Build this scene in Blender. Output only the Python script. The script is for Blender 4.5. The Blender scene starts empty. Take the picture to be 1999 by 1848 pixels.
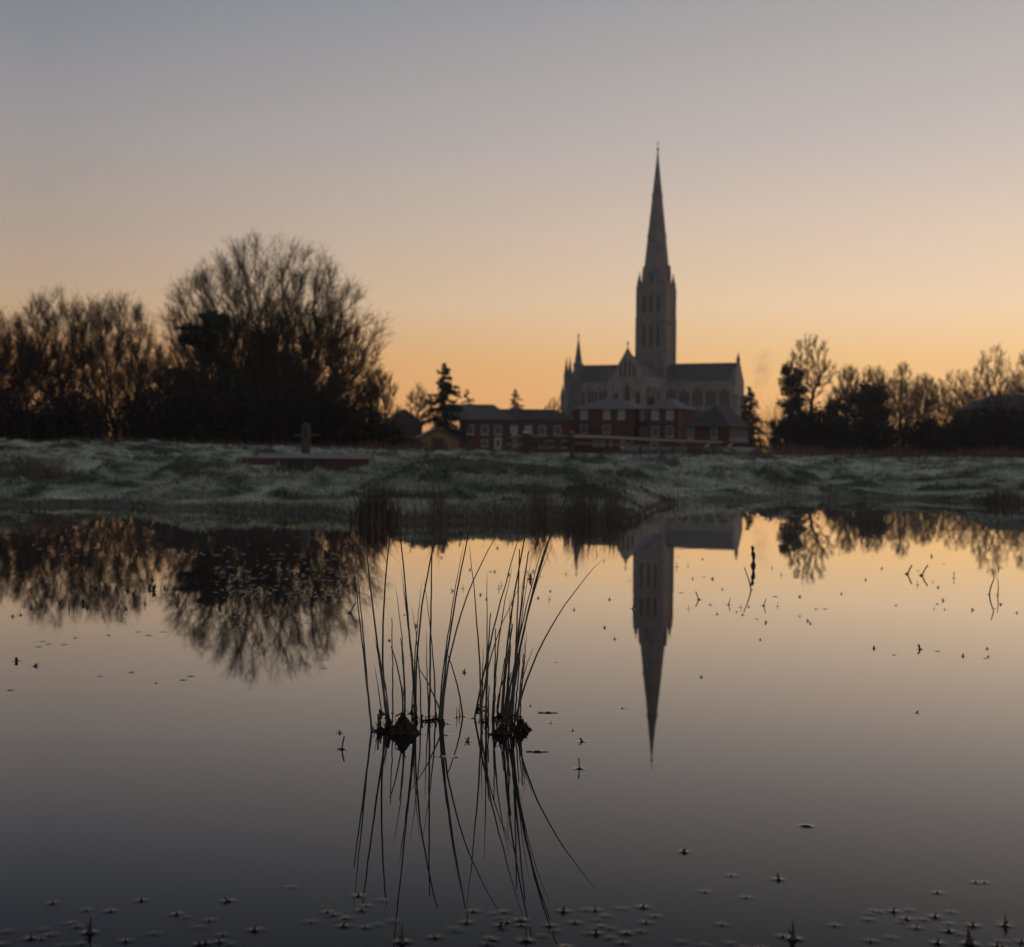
import bpy, math, random
import numpy as np
from mathutils import Vector, Matrix

# ------------------------------------------------------------------ camera, sky, light
S = bpy.context.scene
C = S.collection
PI = math.pi
R = math.radians
FPX = 2960.0          # focal length in pixels of a 1999 px wide picture
CAMZ = 0.70
PITCH, ROLL = R(-0.784), R(0.52)

cam = bpy.data.cameras.new('camera')
cam.sensor_fit = 'HORIZONTAL'
cam.sensor_width = 36.0
cam.lens = 36.0 * FPX / 1999.0
cam.clip_start = 0.05
cam.clip_end = 9000
cam.dof.use_dof = True
cam.dof.focus_distance = 3.95
cam.dof.aperture_fstop = 6.6
cam_o = bpy.data.objects.new('camera', cam)
C.objects.link(cam_o)
CAMR = Matrix.Rotation(PI / 2 + PITCH, 4, 'X') @ Matrix.Rotation(ROLL, 4, 'Z')
cam_o.matrix_world = Matrix.Translation((0, 0, CAMZ)) @ CAMR
S.camera = cam_o

S.view_settings.view_transform = 'Standard'
S.view_settings.look = 'None'
S.view_settings.exposure = 0
S.view_settings.gamma = 1
S.cycles.use_denoising = True
S.cycles.max_bounces = 8
S.cycles.caustics_reflective = False
S.cycles.caustics_refractive = False


def lin(c):
    return tuple(((v / 255.0) / 12.92 if v / 255.0 <= 0.04045 else ((v / 255.0 + 0.055) / 1.055) ** 2.4) for v in c)


SUN_AZ = R(60)        # clockwise from +Y, out of the frame to the right
SUN_EL = R(1.0)
W = bpy.data.worlds.new('World')
S.world = W
W.use_nodes = True
wt = W.node_tree
wt.nodes.clear()


def wn(t, **kw):
    n = wt.nodes.new(t)
    for k, v in kw.items():
        setattr(n, k, v)
    return n


def wmath(op, a, b=None, clamp=False):
    n = wn('ShaderNodeMath', operation=op, use_clamp=clamp)
    for i, v in enumerate((a, b)):
        if v is None:
            continue
        if isinstance(v, (int, float)):
            n.inputs[i].default_value = v
        else:
            wt.links.new(v, n.inputs[i])
    return n.outputs[0]


def wramp(stops, fac):
    n = wn('ShaderNodeValToRGB')
    r = n.color_ramp
    r.interpolation = 'LINEAR'
    while len(r.elements) < len(stops):
        r.elements.new(0.5)
    for e, (p, c) in zip(r.elements, stops):
        e.position = p
        e.color = (*lin(c), 1)
    wt.links.new(fac, n.inputs[0])
    return n.outputs[0]


tc = wn('ShaderNodeTexCoord')
sp = wn('ShaderNodeSeparateXYZ')
wt.links.new(tc.outputs['Generated'], sp.inputs[0])
dx, dy, dz = sp.outputs
fz = wmath('MAXIMUM', dz, 0.0)
hl = wmath('SQRT', wmath('ADD', wmath('MULTIPLY', dx, dx), wmath('ADD', wmath('MULTIPLY', dy, dy), 1e-6)))
dot = wmath('DIVIDE', wmath('ADD', wmath('MULTIPLY', dx, math.sin(SUN_AZ)), wmath('MULTIPLY', dy, math.cos(SUN_AZ))), hl)
side = wmath('DIVIDE', wmath('SUBTRACT', dot, 0.225), 0.53, clamp=True)
left = wramp([(0.0, (204, 138, 88)), (0.03, (206, 146, 96)), (0.058, (202, 149, 99)), (0.095, (191, 163, 132)),
              (0.132, (178, 160, 144)), (0.2, (158, 153, 153)), (0.29, (126, 134, 147)), (0.45, (108, 120, 140)),
              (1.0, (92, 106, 132))], fz)
right = wramp([(0.0, (243, 176, 108)), (0.03, (246, 187, 120)), (0.062, (249, 201, 139)), (0.095, (248, 215, 176)),
               (0.14, (234, 210, 186)), (0.2, (207, 194, 187)), (0.29, (178, 175, 174)), (0.45, (145, 148, 158)),
               (1.0, (112, 122, 142))], fz)
mx = wn('ShaderNodeMix', data_type='RGBA')
wt.links.new(side, mx.inputs[0])
wt.links.new(left, mx.inputs[6])
wt.links.new(right, mx.inputs[7])
west = wramp([(0.0, (152, 138, 130)), (0.06, (154, 141, 135)), (0.15, (148, 143, 143)), (0.3, (134, 137, 142)), (0.5, (120, 126, 134)), (1.0, (108, 116, 130))], fz)
wf2 = wn('ShaderNodeMapRange', interpolation_type='SMOOTHSTEP')
wt.links.new(dot, wf2.inputs[0])
wf2.inputs[1].default_value = 0.12
wf2.inputs[2].default_value = -0.45
mw = wn('ShaderNodeMix', data_type='RGBA')
wt.links.new(wf2.outputs[0], mw.inputs[0])
wt.links.new(mx.outputs[2], mw.inputs[6])
wt.links.new(west, mw.inputs[7])
mx = mw
# the sky behind the camera (away from the dawn) is dimmer
back = wn('ShaderNodeMapRange')
wt.links.new(dot, back.inputs[0])
back.inputs[1].default_value = -1.0
back.inputs[2].default_value = 0.15
back.inputs[3].default_value = 0.92
back.inputs[4].default_value = 1.0
bm_ = wn('ShaderNodeMix', data_type='RGBA', blend_type='MULTIPLY')
bm_.inputs[0].default_value = 1.0
wt.links.new(mx.outputs[2], bm_.inputs[6])
wt.links.new(back.outputs[0], bm_.inputs[7])
sky = wn('ShaderNodeTexSky')
sky.sky_type = 'NISHITA'
sky.sun_disc = False
sky.sun_elevation = SUN_EL
sky.sun_rotation = SUN_AZ
bg1 = wn('ShaderNodeBackground')
wt.links.new(bm_.outputs[2], bg1.inputs[0])
bst = wn('ShaderNodeMapRange')
wt.links.new(fz, bst.inputs[0])
bst.inputs[1].default_value = 0.0
bst.inputs[2].default_value = 0.30
bst.inputs[3].default_value = 1.15
bst.inputs[4].default_value = 0.96
wt.links.new(bst.outputs[0], bg1.inputs[1])
bg2 = wn('ShaderNodeBackground')
wt.links.new(sky.outputs[0], bg2.inputs[0])
bg2.inputs[1].default_value = 0.004
ad = wn('ShaderNodeAddShader')
wt.links.new(bg1.outputs[0], ad.inputs[0])
wt.links.new(bg2.outputs[0], ad.inputs[1])
wo = wn('ShaderNodeOutputWorld')
wt.links.new(ad.outputs[0], wo.inputs[0])

sun = bpy.data.lights.new('sun', 'SUN')
sun.energy = 0.006      # the sun is still at the horizon, behind the trees on the right
sun.angle = R(6)
sun.color = (1.0, 0.72, 0.45)
sun_o = bpy.data.objects.new('sun', sun)
C.objects.link(sun_o)
sd = Vector((math.sin(SUN_AZ) * math.cos(SUN_EL), math.cos(SUN_AZ) * math.cos(SUN_EL), math.sin(SUN_EL)))
sun_o.rotation_euler = (-sd).to_track_quat('-Z', 'Y').to_euler()


# ------------------------------------------------------------------ helpers
def ray(px, py):
    """direction of a picture point (pixels of the 1999 x 1848 view)"""
    return (CAMR.to_3x3() @ Vector(((px - 999.5) / FPX, (924.0 - py) / FPX, -1.0)))


def at(px, py, Y):
    d = ray(px, py)
    return Vector((0, 0, CAMZ)) + d * (Y / d.y)


def on_water(px, py):
    d = ray(px, py)
    return Vector((0, 0, CAMZ)) + d * (-CAMZ / d.z)


def tag(o, label=None, cat=None, group=None, kind=None):
    if label:
        o['label'] = label
    if cat:
        o['category'] = cat
    if group:
        o['group'] = group
    if kind:
        o['kind'] = kind
    return o


def empty(name, loc, rz=0.0):
    o = bpy.data.objects.new(name, None)
    o.empty_display_size = 0.2
    C.objects.link(o)
    o.location = loc
    o.rotation_euler = (0, 0, rz)
    return o


def mesh_np(name, verts, faces, m, parent=None, smooth=False, loc=None):
    """verts (N,3); faces (M,k) int array, or a list of such arrays"""
    if not isinstance(faces, (list, tuple)):
        faces = [faces]
    me = bpy.data.meshes.new(name)
    verts = np.asarray(verts, dtype=np.float32)
    me.vertices.add(len(verts))
    me.vertices.foreach_set('co', verts.ravel())
    loops = np.concatenate([f.ravel() for f in faces]).astype(np.int32)
    tot = np.concatenate([np.full(len(f), f.shape[1]) for f in faces]).astype(np.int32)
    start = np.concatenate([[0], np.cumsum(tot)[:-1]]).astype(np.int32)
    me.loops.add(len(loops))
    me.loops.foreach_set('vertex_index', loops)
    me.polygons.add(len(tot))
    me.polygons.foreach_set('loop_start', start)
    me.polygons.foreach_set('loop_total', tot)
    if smooth:
        me.polygons.foreach_set('use_smooth', np.ones(len(tot), dtype=bool))
    me.update(calc_edges=True)
    me.materials.append(m)
    o = bpy.data.objects.new(name, me)
    C.objects.link(o)
    if parent:
        o.parent = parent
    if loc is not None:
        o.location = loc
    return o


class MB:
    """collects simple solids and links them as ONE mesh object"""

    def __init__(s):
        s.v, s.f = [], []

    def add(s, vs, fs):
        b = len(s.v)
        s.v += [tuple(v) for v in vs]
        s.f += [tuple(i + b for i in f) for f in fs]
        return s

    def box(s, x0, x1, y0, y1, z0, z1):
        return s.add([(x0, y0, z0), (x1, y0, z0), (x1, y1, z0), (x0, y1, z0), (x0, y0, z1), (x1, y0, z1), (x1, y1, z1), (x0, y1, z1)],
                     [(0, 3, 2, 1), (4, 5, 6, 7), (0, 1, 5, 4), (1, 2, 6, 5), (2, 3, 7, 6), (3, 0, 4, 7)])

    def loft(s, rings, cap=True):
        """rings: lists of points with equal counts"""
        n = len(rings[0])
        vs = [p for r in rings for p in r]
        fs = []
        for k in range(len(rings) - 1):
            for i in range(n):
                j = (i + 1) % n
                fs.append((k * n + i, k * n + j, (k + 1) * n + j, (k + 1) * n + i))
        if cap:
            fs.append(tuple(range(n - 1, -1, -1)))
            fs.append(tuple((len(rings) - 1) * n + i for i in range(n)))
        return s.add(vs, fs)

    def lathe(s, prof, x=0, y=0, n=8, rot=0.0):
        return s.loft([[(x + r * math.cos(rot + 2 * PI * i / n), y + r * math.sin(rot + 2 * PI * i / n), z) for i in range(n)] for r, z in prof])

    def bar(s, a, b, w, h=None):
        """square bar from a to b"""
        a, b = Vector(a), Vector(b)
        h = h or w
        t = (b - a).normalized()
        u = t.cross(Vector((0, 0, 1)))
        u = u.normalized() if u.length > 1e-4 else Vector((1, 0, 0))
        v = u.cross(t)
        r = [u * w / 2 + v * h / 2, -u * w / 2 + v * h / 2, -u * w / 2 - v * h / 2, u * w / 2 - v * h / 2]
        return s.loft([[a + q for q in r], [b + q for q in r]])

    def build(s, name, m, parent=None, loc=None, smooth=False):
        me = bpy.data.meshes.new(name)
        me.from_pydata([tuple(v) for v in s.v], [], s.f)
        if smooth:
            for p in me.polygons:
                p.use_smooth = True
        me.update()
        me.materials.append(m)
        o = bpy.data.objects.new(name, me)
        C.objects.link(o)
        if parent:
            o.parent = parent
        if loc is not None:
            o.location = loc
        return o


def mat(name, col, rough=0.8, var=0.25, scale=3.0, col2=None, bump=0.0, bscale=20.0, spec=0.3, stretch=None, island=0.0):
    """procedural surface: a base colour broken up by object-space noise"""
    m = bpy.data.materials.new(name)
    m.use_nodes = True
    t = m.node_tree
    b = t.nodes['Principled BSDF']
    b.inputs['Roughness'].default_value = rough
    b.inputs['Specular IOR Level'].default_value = spec
    co = t.nodes.new('ShaderNodeTexCoord')
    mp = t.nodes.new('ShaderNodeMapping')
    if stretch:
        mp.inputs['Scale'].default_value = stretch
    t.links.new(co.outputs['Object'], mp.inputs[0])
    n = t.nodes.new('ShaderNodeTexNoise')
    n.inputs['Scale'].default_value = scale
    n.inputs['Detail'].default_value = 6
    n.inputs['Roughness'].default_value = 0.65
    t.links.new(mp.outputs[0], n.inputs['Vector'])
    r = t.nodes.new('ShaderNodeValToRGB')
    r.color_ramp.elements[0].position = 0.32
    r.color_ramp.elements[1].position = 0.68
    c2 = col2 or tuple(min(1, c * (1 + var)) for c in col)
    c1 = tuple(c * (1 - var) for c in col)
    r.color_ramp.elements[0].color = (*c1, 1)
    r.color_ramp.elements[1].color = (*c2, 1)
    t.links.new(n.outputs['Fac'], r.inputs[0])
    out = r.outputs[0]
    if island:
        g = t.nodes.new('ShaderNodeNewGeometry')
        mr = t.nodes.new('ShaderNodeMapRange')
        mr.inputs[3].default_value = 1 - island
        mr.inputs[4].default_value = 1 + island
        t.links.new(g.outputs['Random Per Island'], mr.inputs[0])
        mu = t.nodes.new('ShaderNodeMix')
        mu.data_type = 'RGBA'
        mu.blend_type = 'MULTIPLY'
        mu.inputs[0].default_value = 1
        t.links.new(out, mu.inputs[6])
        t.links.new(mr.outputs[0], mu.inputs[7])
        out = mu.outputs[2]
    t.links.new(out, b.inputs['Base Color'])
    if bump:
        n2 = t.nodes.new('ShaderNodeTexNoise')
        n2.inputs['Scale'].default_value = bscale
        n2.inputs['Detail'].default_value = 5
        t.links.new(mp.outputs[0], n2.inputs['Vector'])
        bp = t.nodes.new('ShaderNodeBump')
        bp.inputs['Strength'].default_value = bump
        bp.inputs['Distance'].default_value = 0.05
        t.links.new(n2.outputs['Fac'], bp.inputs['Height'])
        t.links.new(bp.outputs[0], b.inputs['Normal'])
    return m


def brick_mat(name, c1, c2, mortar, scale=1.0):
    m = mat(name, c1, 0.9, 0.2, 1.5)
    t = m.node_tree
    b = t.nodes['Principled BSDF']
    old = b.inputs['Base Color'].links[0].from_socket
    br = t.nodes.new('ShaderNodeTexBrick')
    br.inputs['Color1'].default_value = (*c1, 1)
    br.inputs['Color2'].default_value = (*c2, 1)
    br.inputs['Mortar'].default_value = (*mortar, 1)
    br.inputs['Scale'].default_value = scale
    br.inputs['Brick Width'].default_value = 0.23
    br.inputs['Row Height'].default_value = 0.075
    br.inputs['Mortar Size'].default_value = 0.01
    co = t.nodes.new('ShaderNodeTexCoord')
    mp = t.nodes.new('ShaderNodeMapping')
    mp.inputs['Rotation'].default_value = (PI / 2, 0, 0)
    t.links.new(co.outputs['Object'], mp.inputs[0])
    t.links.new(mp.outputs[0], br.inputs['Vector'])
    mx = t.nodes.new('ShaderNodeMix')
    mx.data_type = 'RGBA'
    mx.inputs[0].default_value = 0.5
    t.links.new(old, mx.inputs[6])
    t.links.new(br.outputs['Color'], mx.inputs[7])
    t.links.new(mx.outputs[2], b.inputs['Base Color'])
    return m


M = {}
M['stone'] = mat('limestone', (0.235, 0.222, 0.198), 0.9, 0.35, 0.35, bump=0.3, bscale=1.5)
M['stone_dark'] = mat('weathered_limestone', (0.155, 0.152, 0.145), 0.9, 0.35, 0.3, bump=0.3, bscale=1.5)
M['lead'] = mat('lead_roof', (0.045, 0.050, 0.060), 0.6, 0.3, 0.4)
M['dark_glass'] = mat('window_glass', (0.012, 0.014, 0.017), 0.3, 0.2, 2, spec=0.12)
M['pale_glass'] = mat('pale_pane', (0.30, 0.30, 0.31), 0.35, 0.12, 2, spec=0.4)  # even pale tone for some window panes and the headlamps
M['white'] = mat('white_paint', (0.40, 0.40, 0.39), 0.6, 0.12, 4)
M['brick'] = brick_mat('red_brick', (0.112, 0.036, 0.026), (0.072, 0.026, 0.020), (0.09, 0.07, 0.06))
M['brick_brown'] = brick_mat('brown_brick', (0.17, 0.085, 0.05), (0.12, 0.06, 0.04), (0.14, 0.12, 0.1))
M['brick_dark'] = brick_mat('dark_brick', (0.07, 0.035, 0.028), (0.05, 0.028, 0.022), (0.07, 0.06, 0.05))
M['slate'] = mat('frosted_slate', (0.135, 0.118, 0.115), 0.8, 0.2, 0.8)
M['tile'] = mat('dark_roof_tile', (0.05, 0.042, 0.04), 0.85, 0.3, 1.2)
M['tile_frost'] = mat('frosted_roof_tile', (0.095, 0.085, 0.08), 0.85, 0.3, 1.0)
M['render_wall'] = mat('sandy_render', (0.26, 0.18, 0.10), 0.9, 0.2, 1)
M['bark'] = mat('bark', (0.040, 0.031, 0.023), 0.95, 0.35, 3)
M['twig'] = mat('twigs', (0.040, 0.028, 0.020), 0.95, 0.3, 1.5)
M['needle'] = mat('conifer_needles', (0.030, 0.040, 0.022), 0.8, 0.4, 0.8, island=0.35)
M['ivy'] = mat('ivy_leaves', (0.032, 0.042, 0.022), 0.6, 0.4, 0.8, island=0.4)
M['bramble'] = mat('bramble', (0.022, 0.018, 0.014), 0.9, 0.4, 0.6, island=0.4)
M['dry_reed'] = mat('dry_reeds', (0.125, 0.083, 0.064), 0.9, 0.3, 0.6, island=0.5)
M['rush_far'] = mat('dead_rushes', (0.115, 0.090, 0.070), 0.9, 0.35, 1.2, island=0.5)
M['stem'] = mat('rush_stem', (0.060, 0.068, 0.048), 0.6, 0.45, 9, col2=(0.13, 0.13, 0.105), stretch=(2, 2, 0.6), spec=0.4)
M['tussock'] = mat('wet_root_mat', (0.040, 0.029, 0.016), 0.75, 0.5, 40, bump=0.6, bscale=120, island=0.4)
M['sprig'] = mat('pond_weed', (0.045, 0.035, 0.022), 0.5, 0.4, 30, spec=0.4)
M['glint_leaf'] = mat('sky_glint_leaf', (0.30, 0.28, 0.23), 0.35, 0.3, 30, spec=0.5)  # light base colour stands in for sky reflected off the wet leaves
M['wood'] = mat('weathered_wood', (0.075, 0.058, 0.042), 0.85, 0.3, 6, stretch=(4, 4, 0.6), bump=0.3)
M['rail'] = mat('pale_weathered_rail', (0.24, 0.20, 0.155), 0.85, 0.3, 6, stretch=(0.8, 4, 4), bump=0.3)
M['wood_green'] = mat('algae_wood', (0.080, 0.070, 0.048), 0.85, 0.4, 5, stretch=(4, 4, 0.6), bump=0.3)
M['wood_grey'] = mat('frosted_plank', (0.30, 0.30, 0.31), 0.8, 0.2, 6, stretch=(0.6, 4, 4))
M['wood_red'] = mat('red_painted_board', (0.085, 0.030, 0.024), 0.8, 0.35, 3)
M['wood_dark'] = mat('wet_dark_wood', (0.045, 0.036, 0.028), 0.7, 0.3, 4)
for k_ in ('wood', 'wood_grey'):
    t = M[k_].node_tree
    b = t.nodes['Principled BSDF']
    old = b.inputs['Base Color'].links[0].from_socket
    g = t.nodes.new('ShaderNodeNewGeometry')
    sx_ = t.nodes.new('ShaderNodeSeparateXYZ')
    t.links.new(g.outputs['True Normal'], sx_.inputs[0])
    mr = t.nodes.new('ShaderNodeMapRange')
    mr.inputs[1].default_value = 0.35
    mr.inputs[2].default_value = 0.8
    t.links.new(sx_.outputs[2], mr.inputs[0])
    mx_ = t.nodes.new('ShaderNodeMix')
    mx_.data_type = 'RGBA'
    mx_.inputs[7].default_value = (0.55, 0.55, 0.53, 1)     # rime lying on upward faces
    t.links.new(mr.outputs[0], mx_.inputs[0])
    t.links.new(old, mx_.inputs[6])
    t.links.new(mx_.outputs[2], b.inputs['Base Color'])
M['metal'] = mat('galvanised_metal', (0.22, 0.22, 0.22), 0.5, 0.1, 5)
M['rubber'] = mat('tyre_rubber', (0.02, 0.02, 0.02), 0.8, 0.1, 5)


# ------------------------------------------------------------------ noise and terrain
def vnoise(x, y, seed):
    """smooth value noise on arrays"""
    rg = np.random.RandomState(seed)
    tab = rg.rand(256, 256)
    xi, yi = np.floor(x).astype(int), np.floor(y).astype(int)
    fx, fy = x - xi, y - yi
    fx, fy = fx * fx * (3 - 2 * fx), fy * fy * (3 - 2 * fy)
    a = tab[xi % 256, yi % 256]
    b = tab[(xi + 1) % 256, yi % 256]
    c = tab[xi % 256, (yi + 1) % 256]
    d = tab[(xi + 1) % 256, (yi + 1) % 256]
    return (a * (1 - fx) + b * fx) * (1 - fy) + (c * (1 - fx) + d * fx) * fy


shore_px = [(-1400, 985), (-500, 984), (0, 985), (250, 988), (400, 996), (640, 1003), (700, 1017), (1000, 1020), (1240, 1017),
            (1300, 988), (1350, 978), (1600, 972), (1800, 975), (1950, 980), (2100, 984), (2600, 990), (3400, 1000)]
sh = [on_water(*p) for p in shore_px]
SHX = np.array([p.x for p in sh])
SHY = np.array([p.y for p in sh])


def shore(x):
    return np.interp(x, SHX, SHY) + (vnoise(x * 1.7, x * 0 + 3.3, 5) - 0.5) * 0.7


def bumps(x, y):
    b = np.maximum(0, vnoise(x * 0.75, y * 0.62, 11) - 0.52) * 0.62
    b = b + np.maximum(0, vnoise(x * 1.7 + 0.3 * y, y * 1.25, 12) - 0.55) * 0.50
    b = b + np.maximum(0, vnoise(x * 3.1, y * 2.6, 14) - 0.55) * 0.20
    b = b + (vnoise(x * 6, y * 6, 13) - 0.5) * 0.03
    return b


def ground(x, y):
    x = np.asarray(x, dtype=float)
    y = np.asarray(y, dtype=float)
    s = y - shore(x)
    z = np.interp(s, [-30, -2.5, -0.35, 0, 0.12, 0.6, 1.6, 4, 10, 20, 45, 100, 300, 4000],
                  [-0.6, -0.45, -0.1, -0.01, 0.045, 0.09, 0.15, 0.23, 0.31, 0.38, 0.47, 0.58, 0.90, 3.0])
    z = z + 0.36 * np.clip(-(x / np.maximum(y, 8.0)) / 0.25 + 0.05, 0, 1) * np.clip((s - 8) / 35.0, 0, 1)
    g = np.clip((s - 0.4) / 2.5, 0, 1) * np.clip(1.4 - s / 110.0, 0, 1)
    z = z + 0.72 * (bumps(x, y) - 0.04) * g
    mc = at(930, 900, 27.0)       # dark grassy mound behind the rush bed
    z = z + (0.22 - 0.5 * (bumps(x, y) - 0.04) * g) * np.exp(-((x - mc.x) / 1.7) ** 2 - ((y - mc.y) / 2.6) ** 2) * np.clip(s / 1.0, 0, 1)
    z = z - 0.26 * np.exp(-((x + 3.3) / 1.5) ** 2 - ((y - 28.3) / 1.7) ** 2)
    # the near shore, behind the camera
    z = np.where(y < 0.2, np.maximum(z, np.interp(-y, [-0.2, 1.0, 3, 60, 2000], [-0.6, -0.12, 0.25, 0.8, 2.0])), z)
    return z


def gz(x, y):
    return float(ground(np.array([x]), np.array([y]))[0])


def on_ground(px, Y, dz=0.0):
    p = at(px, 900, Y)
    return Vector((p.x, Y, gz(p.x, Y) + dz))


ys = np.concatenate([[-290, -150, -50, -20, -10, -6, -4, -3, -2, -1, -0.4, 0.2, 1, 3, 6, 9], np.arange(10.5, 34, 0.13), np.arange(34, 70, 0.3),
                     np.arange(70, 130, 1.2), [140, 160, 190, 230, 280, 350, 450, 600, 750, 900]])
xs = np.concatenate([[-700, -450, -250, -120, -70, -45], np.arange(-32, 32.01, 0.16), [45, 70, 120, 250, 450, 700]])
X, Y = np.meshgrid(xs, ys)
Z = ground(X, Y)
V = np.stack([X.ravel(), Y.ravel(), Z.ravel()], 1)
nx, ny = len(xs), len(ys)
ii = (np.arange(ny - 1)[:, None] * nx + np.arange(nx - 1)[None, :]).ravel()
F = np.stack([ii, ii + 1, ii + nx + 1, ii + nx], 1)


def grass_material(name, green, frost, dead, bladed):
    m = bpy.data.materials.new(name)
    m.use_nodes = True
    t = m.node_tree
    b = t.nodes['Principled BSDF']
    b.inputs['Roughness'].default_value = 0.9
    b.inputs['Specular IOR Level'].default_value = 0.15
    g = t.nodes.new('ShaderNodeNewGeometry')
    at_ = t.nodes.new('ShaderNodeAttribute')
    at_.attribute_name = 'frost'
    at2 = t.nodes.new('ShaderNodeAttribute')
    at2.attribute_name = 'dead'
    n = t.nodes.new('ShaderNodeTexNoise')
    n.inputs['Scale'].default_value = 2.2
    n.inputs['Detail'].default_value = 8
    n.inputs['Roughness'].default_value = 0.7
    t.links.new(g.outputs['Position'], n.inputs['Vector'])
    a = t.nodes.new('ShaderNodeMath')
    a.operation = 'MULTIPLY_ADD'
    t.links.new(n.outputs['Fac'], a.inputs[0])
    a.inputs[1].default_value = 0.5
    a.inputs[2].default_value = -0.25
    s = t.nodes.new('ShaderNodeMath')
    s.operation = 'ADD'
    s.use_clamp = True
    t.links.new(a.outputs[0], s.inputs[0])
    t.links.new(at_.outputs['Fac'], s.inputs[1])
    m1 = t.nodes.new('ShaderNodeMix')
    m1.data_type = 'RGBA'
    m1.inputs[6].default_value = (*green, 1)
    m1.inputs[7].default_value = (*frost, 1)
    t.links.new(s.outputs[0], m1.inputs[0])
    m2 = t.nodes.new('ShaderNodeMix')
    m2.data_type = 'RGBA'
    m2.inputs[7].default_value = (*dead, 1)
    t.links.new(m1.outputs[2], m2.inputs[6])
    t.links.new(at2.outputs['Fac'], m2.inputs[0])
    out = m2.outputs[2]
    if bladed:
        mr = t.nodes.new('ShaderNodeMapRange')
        mr.inputs[3].default_value = 0.8
        mr.inputs[4].default_value = 1.2
        t.links.new(g.outputs['Random Per Island'], mr.inputs[0])
        mu = t.nodes.new('ShaderNodeMix')
        mu.data_type = 'RGBA'
        mu.blend_type = 'MULTIPLY'
        mu.inputs[0].default_value = 1
        t.links.new(out, mu.inputs[6])
        t.links.new(mr.outputs[0], mu.inputs[7])
        out = mu.outputs[2]
    t.links.new(out, b.inputs['Base Color'])
    return m


GREEN, FROST, DEAD = (0.062, 0.080, 0.034), (0.63, 0.62, 0.47), (0.19, 0.16, 0.135)
M['meadow'] = grass_material('frosted_meadow', (0.034, 0.046, 0.022), (0.52, 0.515, 0.39), (0.10, 0.08, 0.065), False)
M['blade'] = grass_material('frosted_blades', GREEN, FROST, DEAD, True)


def frost_of(x, y):
    """frost lies in drifts; sheltered tussocks stay green"""
    e = 0.12
    gx = (bumps(x + e, y) - bumps(x - e, y)) / (2 * e)
    gy = (bumps(x, y + e) - bumps(x, y - e)) / (2 * e)
    f = 0.34 + 0.45 * vnoise(x * 0.35, y * 0.28, 31) + 0.30 * vnoise(x * 1.1, y * 0.8, 32)
    f = f - 1.35 * np.clip(np.hypot(gx, gy) - 0.10, 0, 0.6) - 0.30 * (vnoise(x * 0.9, y * 0.55, 34) > 0.66)
    s = y - shore(x)
    mc = at(930, 900, 27.0)
    f = f - 1.0 * np.exp(-((x - mc.x) / 2.1) ** 2 - ((y - mc.y + 2.5) / 4.2) ** 2)
    return np.clip(f, 0, 1)


def dead_of(x, y):
    s = y - shore(x)
    wd_ = np.interp(x, [-3.4, -2.4, 0.9, 1.8], [0.55, 1.0, 1.0, 0.42])
    d = np.clip(1.2 - s / (wd_ * (0.4 + 1.2 * vnoise(x * 0.5, y * 0.5, 41) ** 2)), 0, 1)
    far = np.clip((y - 78) / 14.0, 0, 1)
    return np.maximum(d * 0.9, far * 0.75)


def set_attr(o, name, vals):
    a = o.data.attributes.new(name, 'FLOAT', 'POINT')
    a.data.foreach_set('value', np.asarray(vals, dtype=np.float32))


gnd = mesh_np('ground', V, F, M['meadow'], smooth=True)
set_attr(gnd, 'frost', frost_of(V[:, 0], V[:, 1]))
set_attr(gnd, 'dead', dead_of(V[:, 0], V[:, 1]))
tag(gnd, kind='structure')

# ------------------------------------------------------------------ water (with the little rims that cling to whatever floats)
wm = bpy.data.materials.new('still_water')
wm.use_nodes = True
t = wm.node_tree
t.nodes.clear()
fr = t.nodes.new('ShaderNodeFresnel')
fr.inputs['IOR'].default_value = 1.33
mr = t.nodes.new('ShaderNodeMapRange')
mr.inputs[1].default_value = 0.115
mr.inputs[2].default_value = 0.70
t.links.new(fr.outputs[0], mr.inputs[0])
gl = t.nodes.new('ShaderNodeBsdfGlossy')
gl.inputs['Roughness'].default_value = 0.012
gl.inputs['Color'].default_value = (0.97, 0.96, 0.95, 1)
df = t.nodes.new('ShaderNodeBsdfDiffuse')
df.inputs['Color'].default_value = (0.010, 0.010, 0.012, 1)
g = t.nodes.new('ShaderNodeNewGeometry')
nz = t.nodes.new('ShaderNodeTexNoise')
nz.inputs['Scale'].default_value = 1.3
nz.inputs['Detail'].default_value = 3
t.links.new(g.outputs['Position'], nz.inputs['Vector'])
bp = t.nodes.new('ShaderNodeBump')
bp.inputs['Strength'].default_value = 0.10
bp.inputs['Distance'].default_value = 0.004
t.links.new(nz.outputs['Fac'], bp.inputs['Height'])
t.links.new(bp.outputs[0], gl.inputs['Normal'])
mxs = t.nodes.new('ShaderNodeMixShader')
t.links.new(mr.outputs[0], mxs.inputs[0])
t.links.new(df.outputs[0], mxs.inputs[1])
t.links.new(gl.outputs[0], mxs.inputs[2])
ou = t.nodes.new('ShaderNodeOutputMaterial')
t.links.new(mxs.outputs[0], ou.inputs[0])
RIMS = []        # (x, y, radius, height): where the water clings; built into the water mesh at the end

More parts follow.
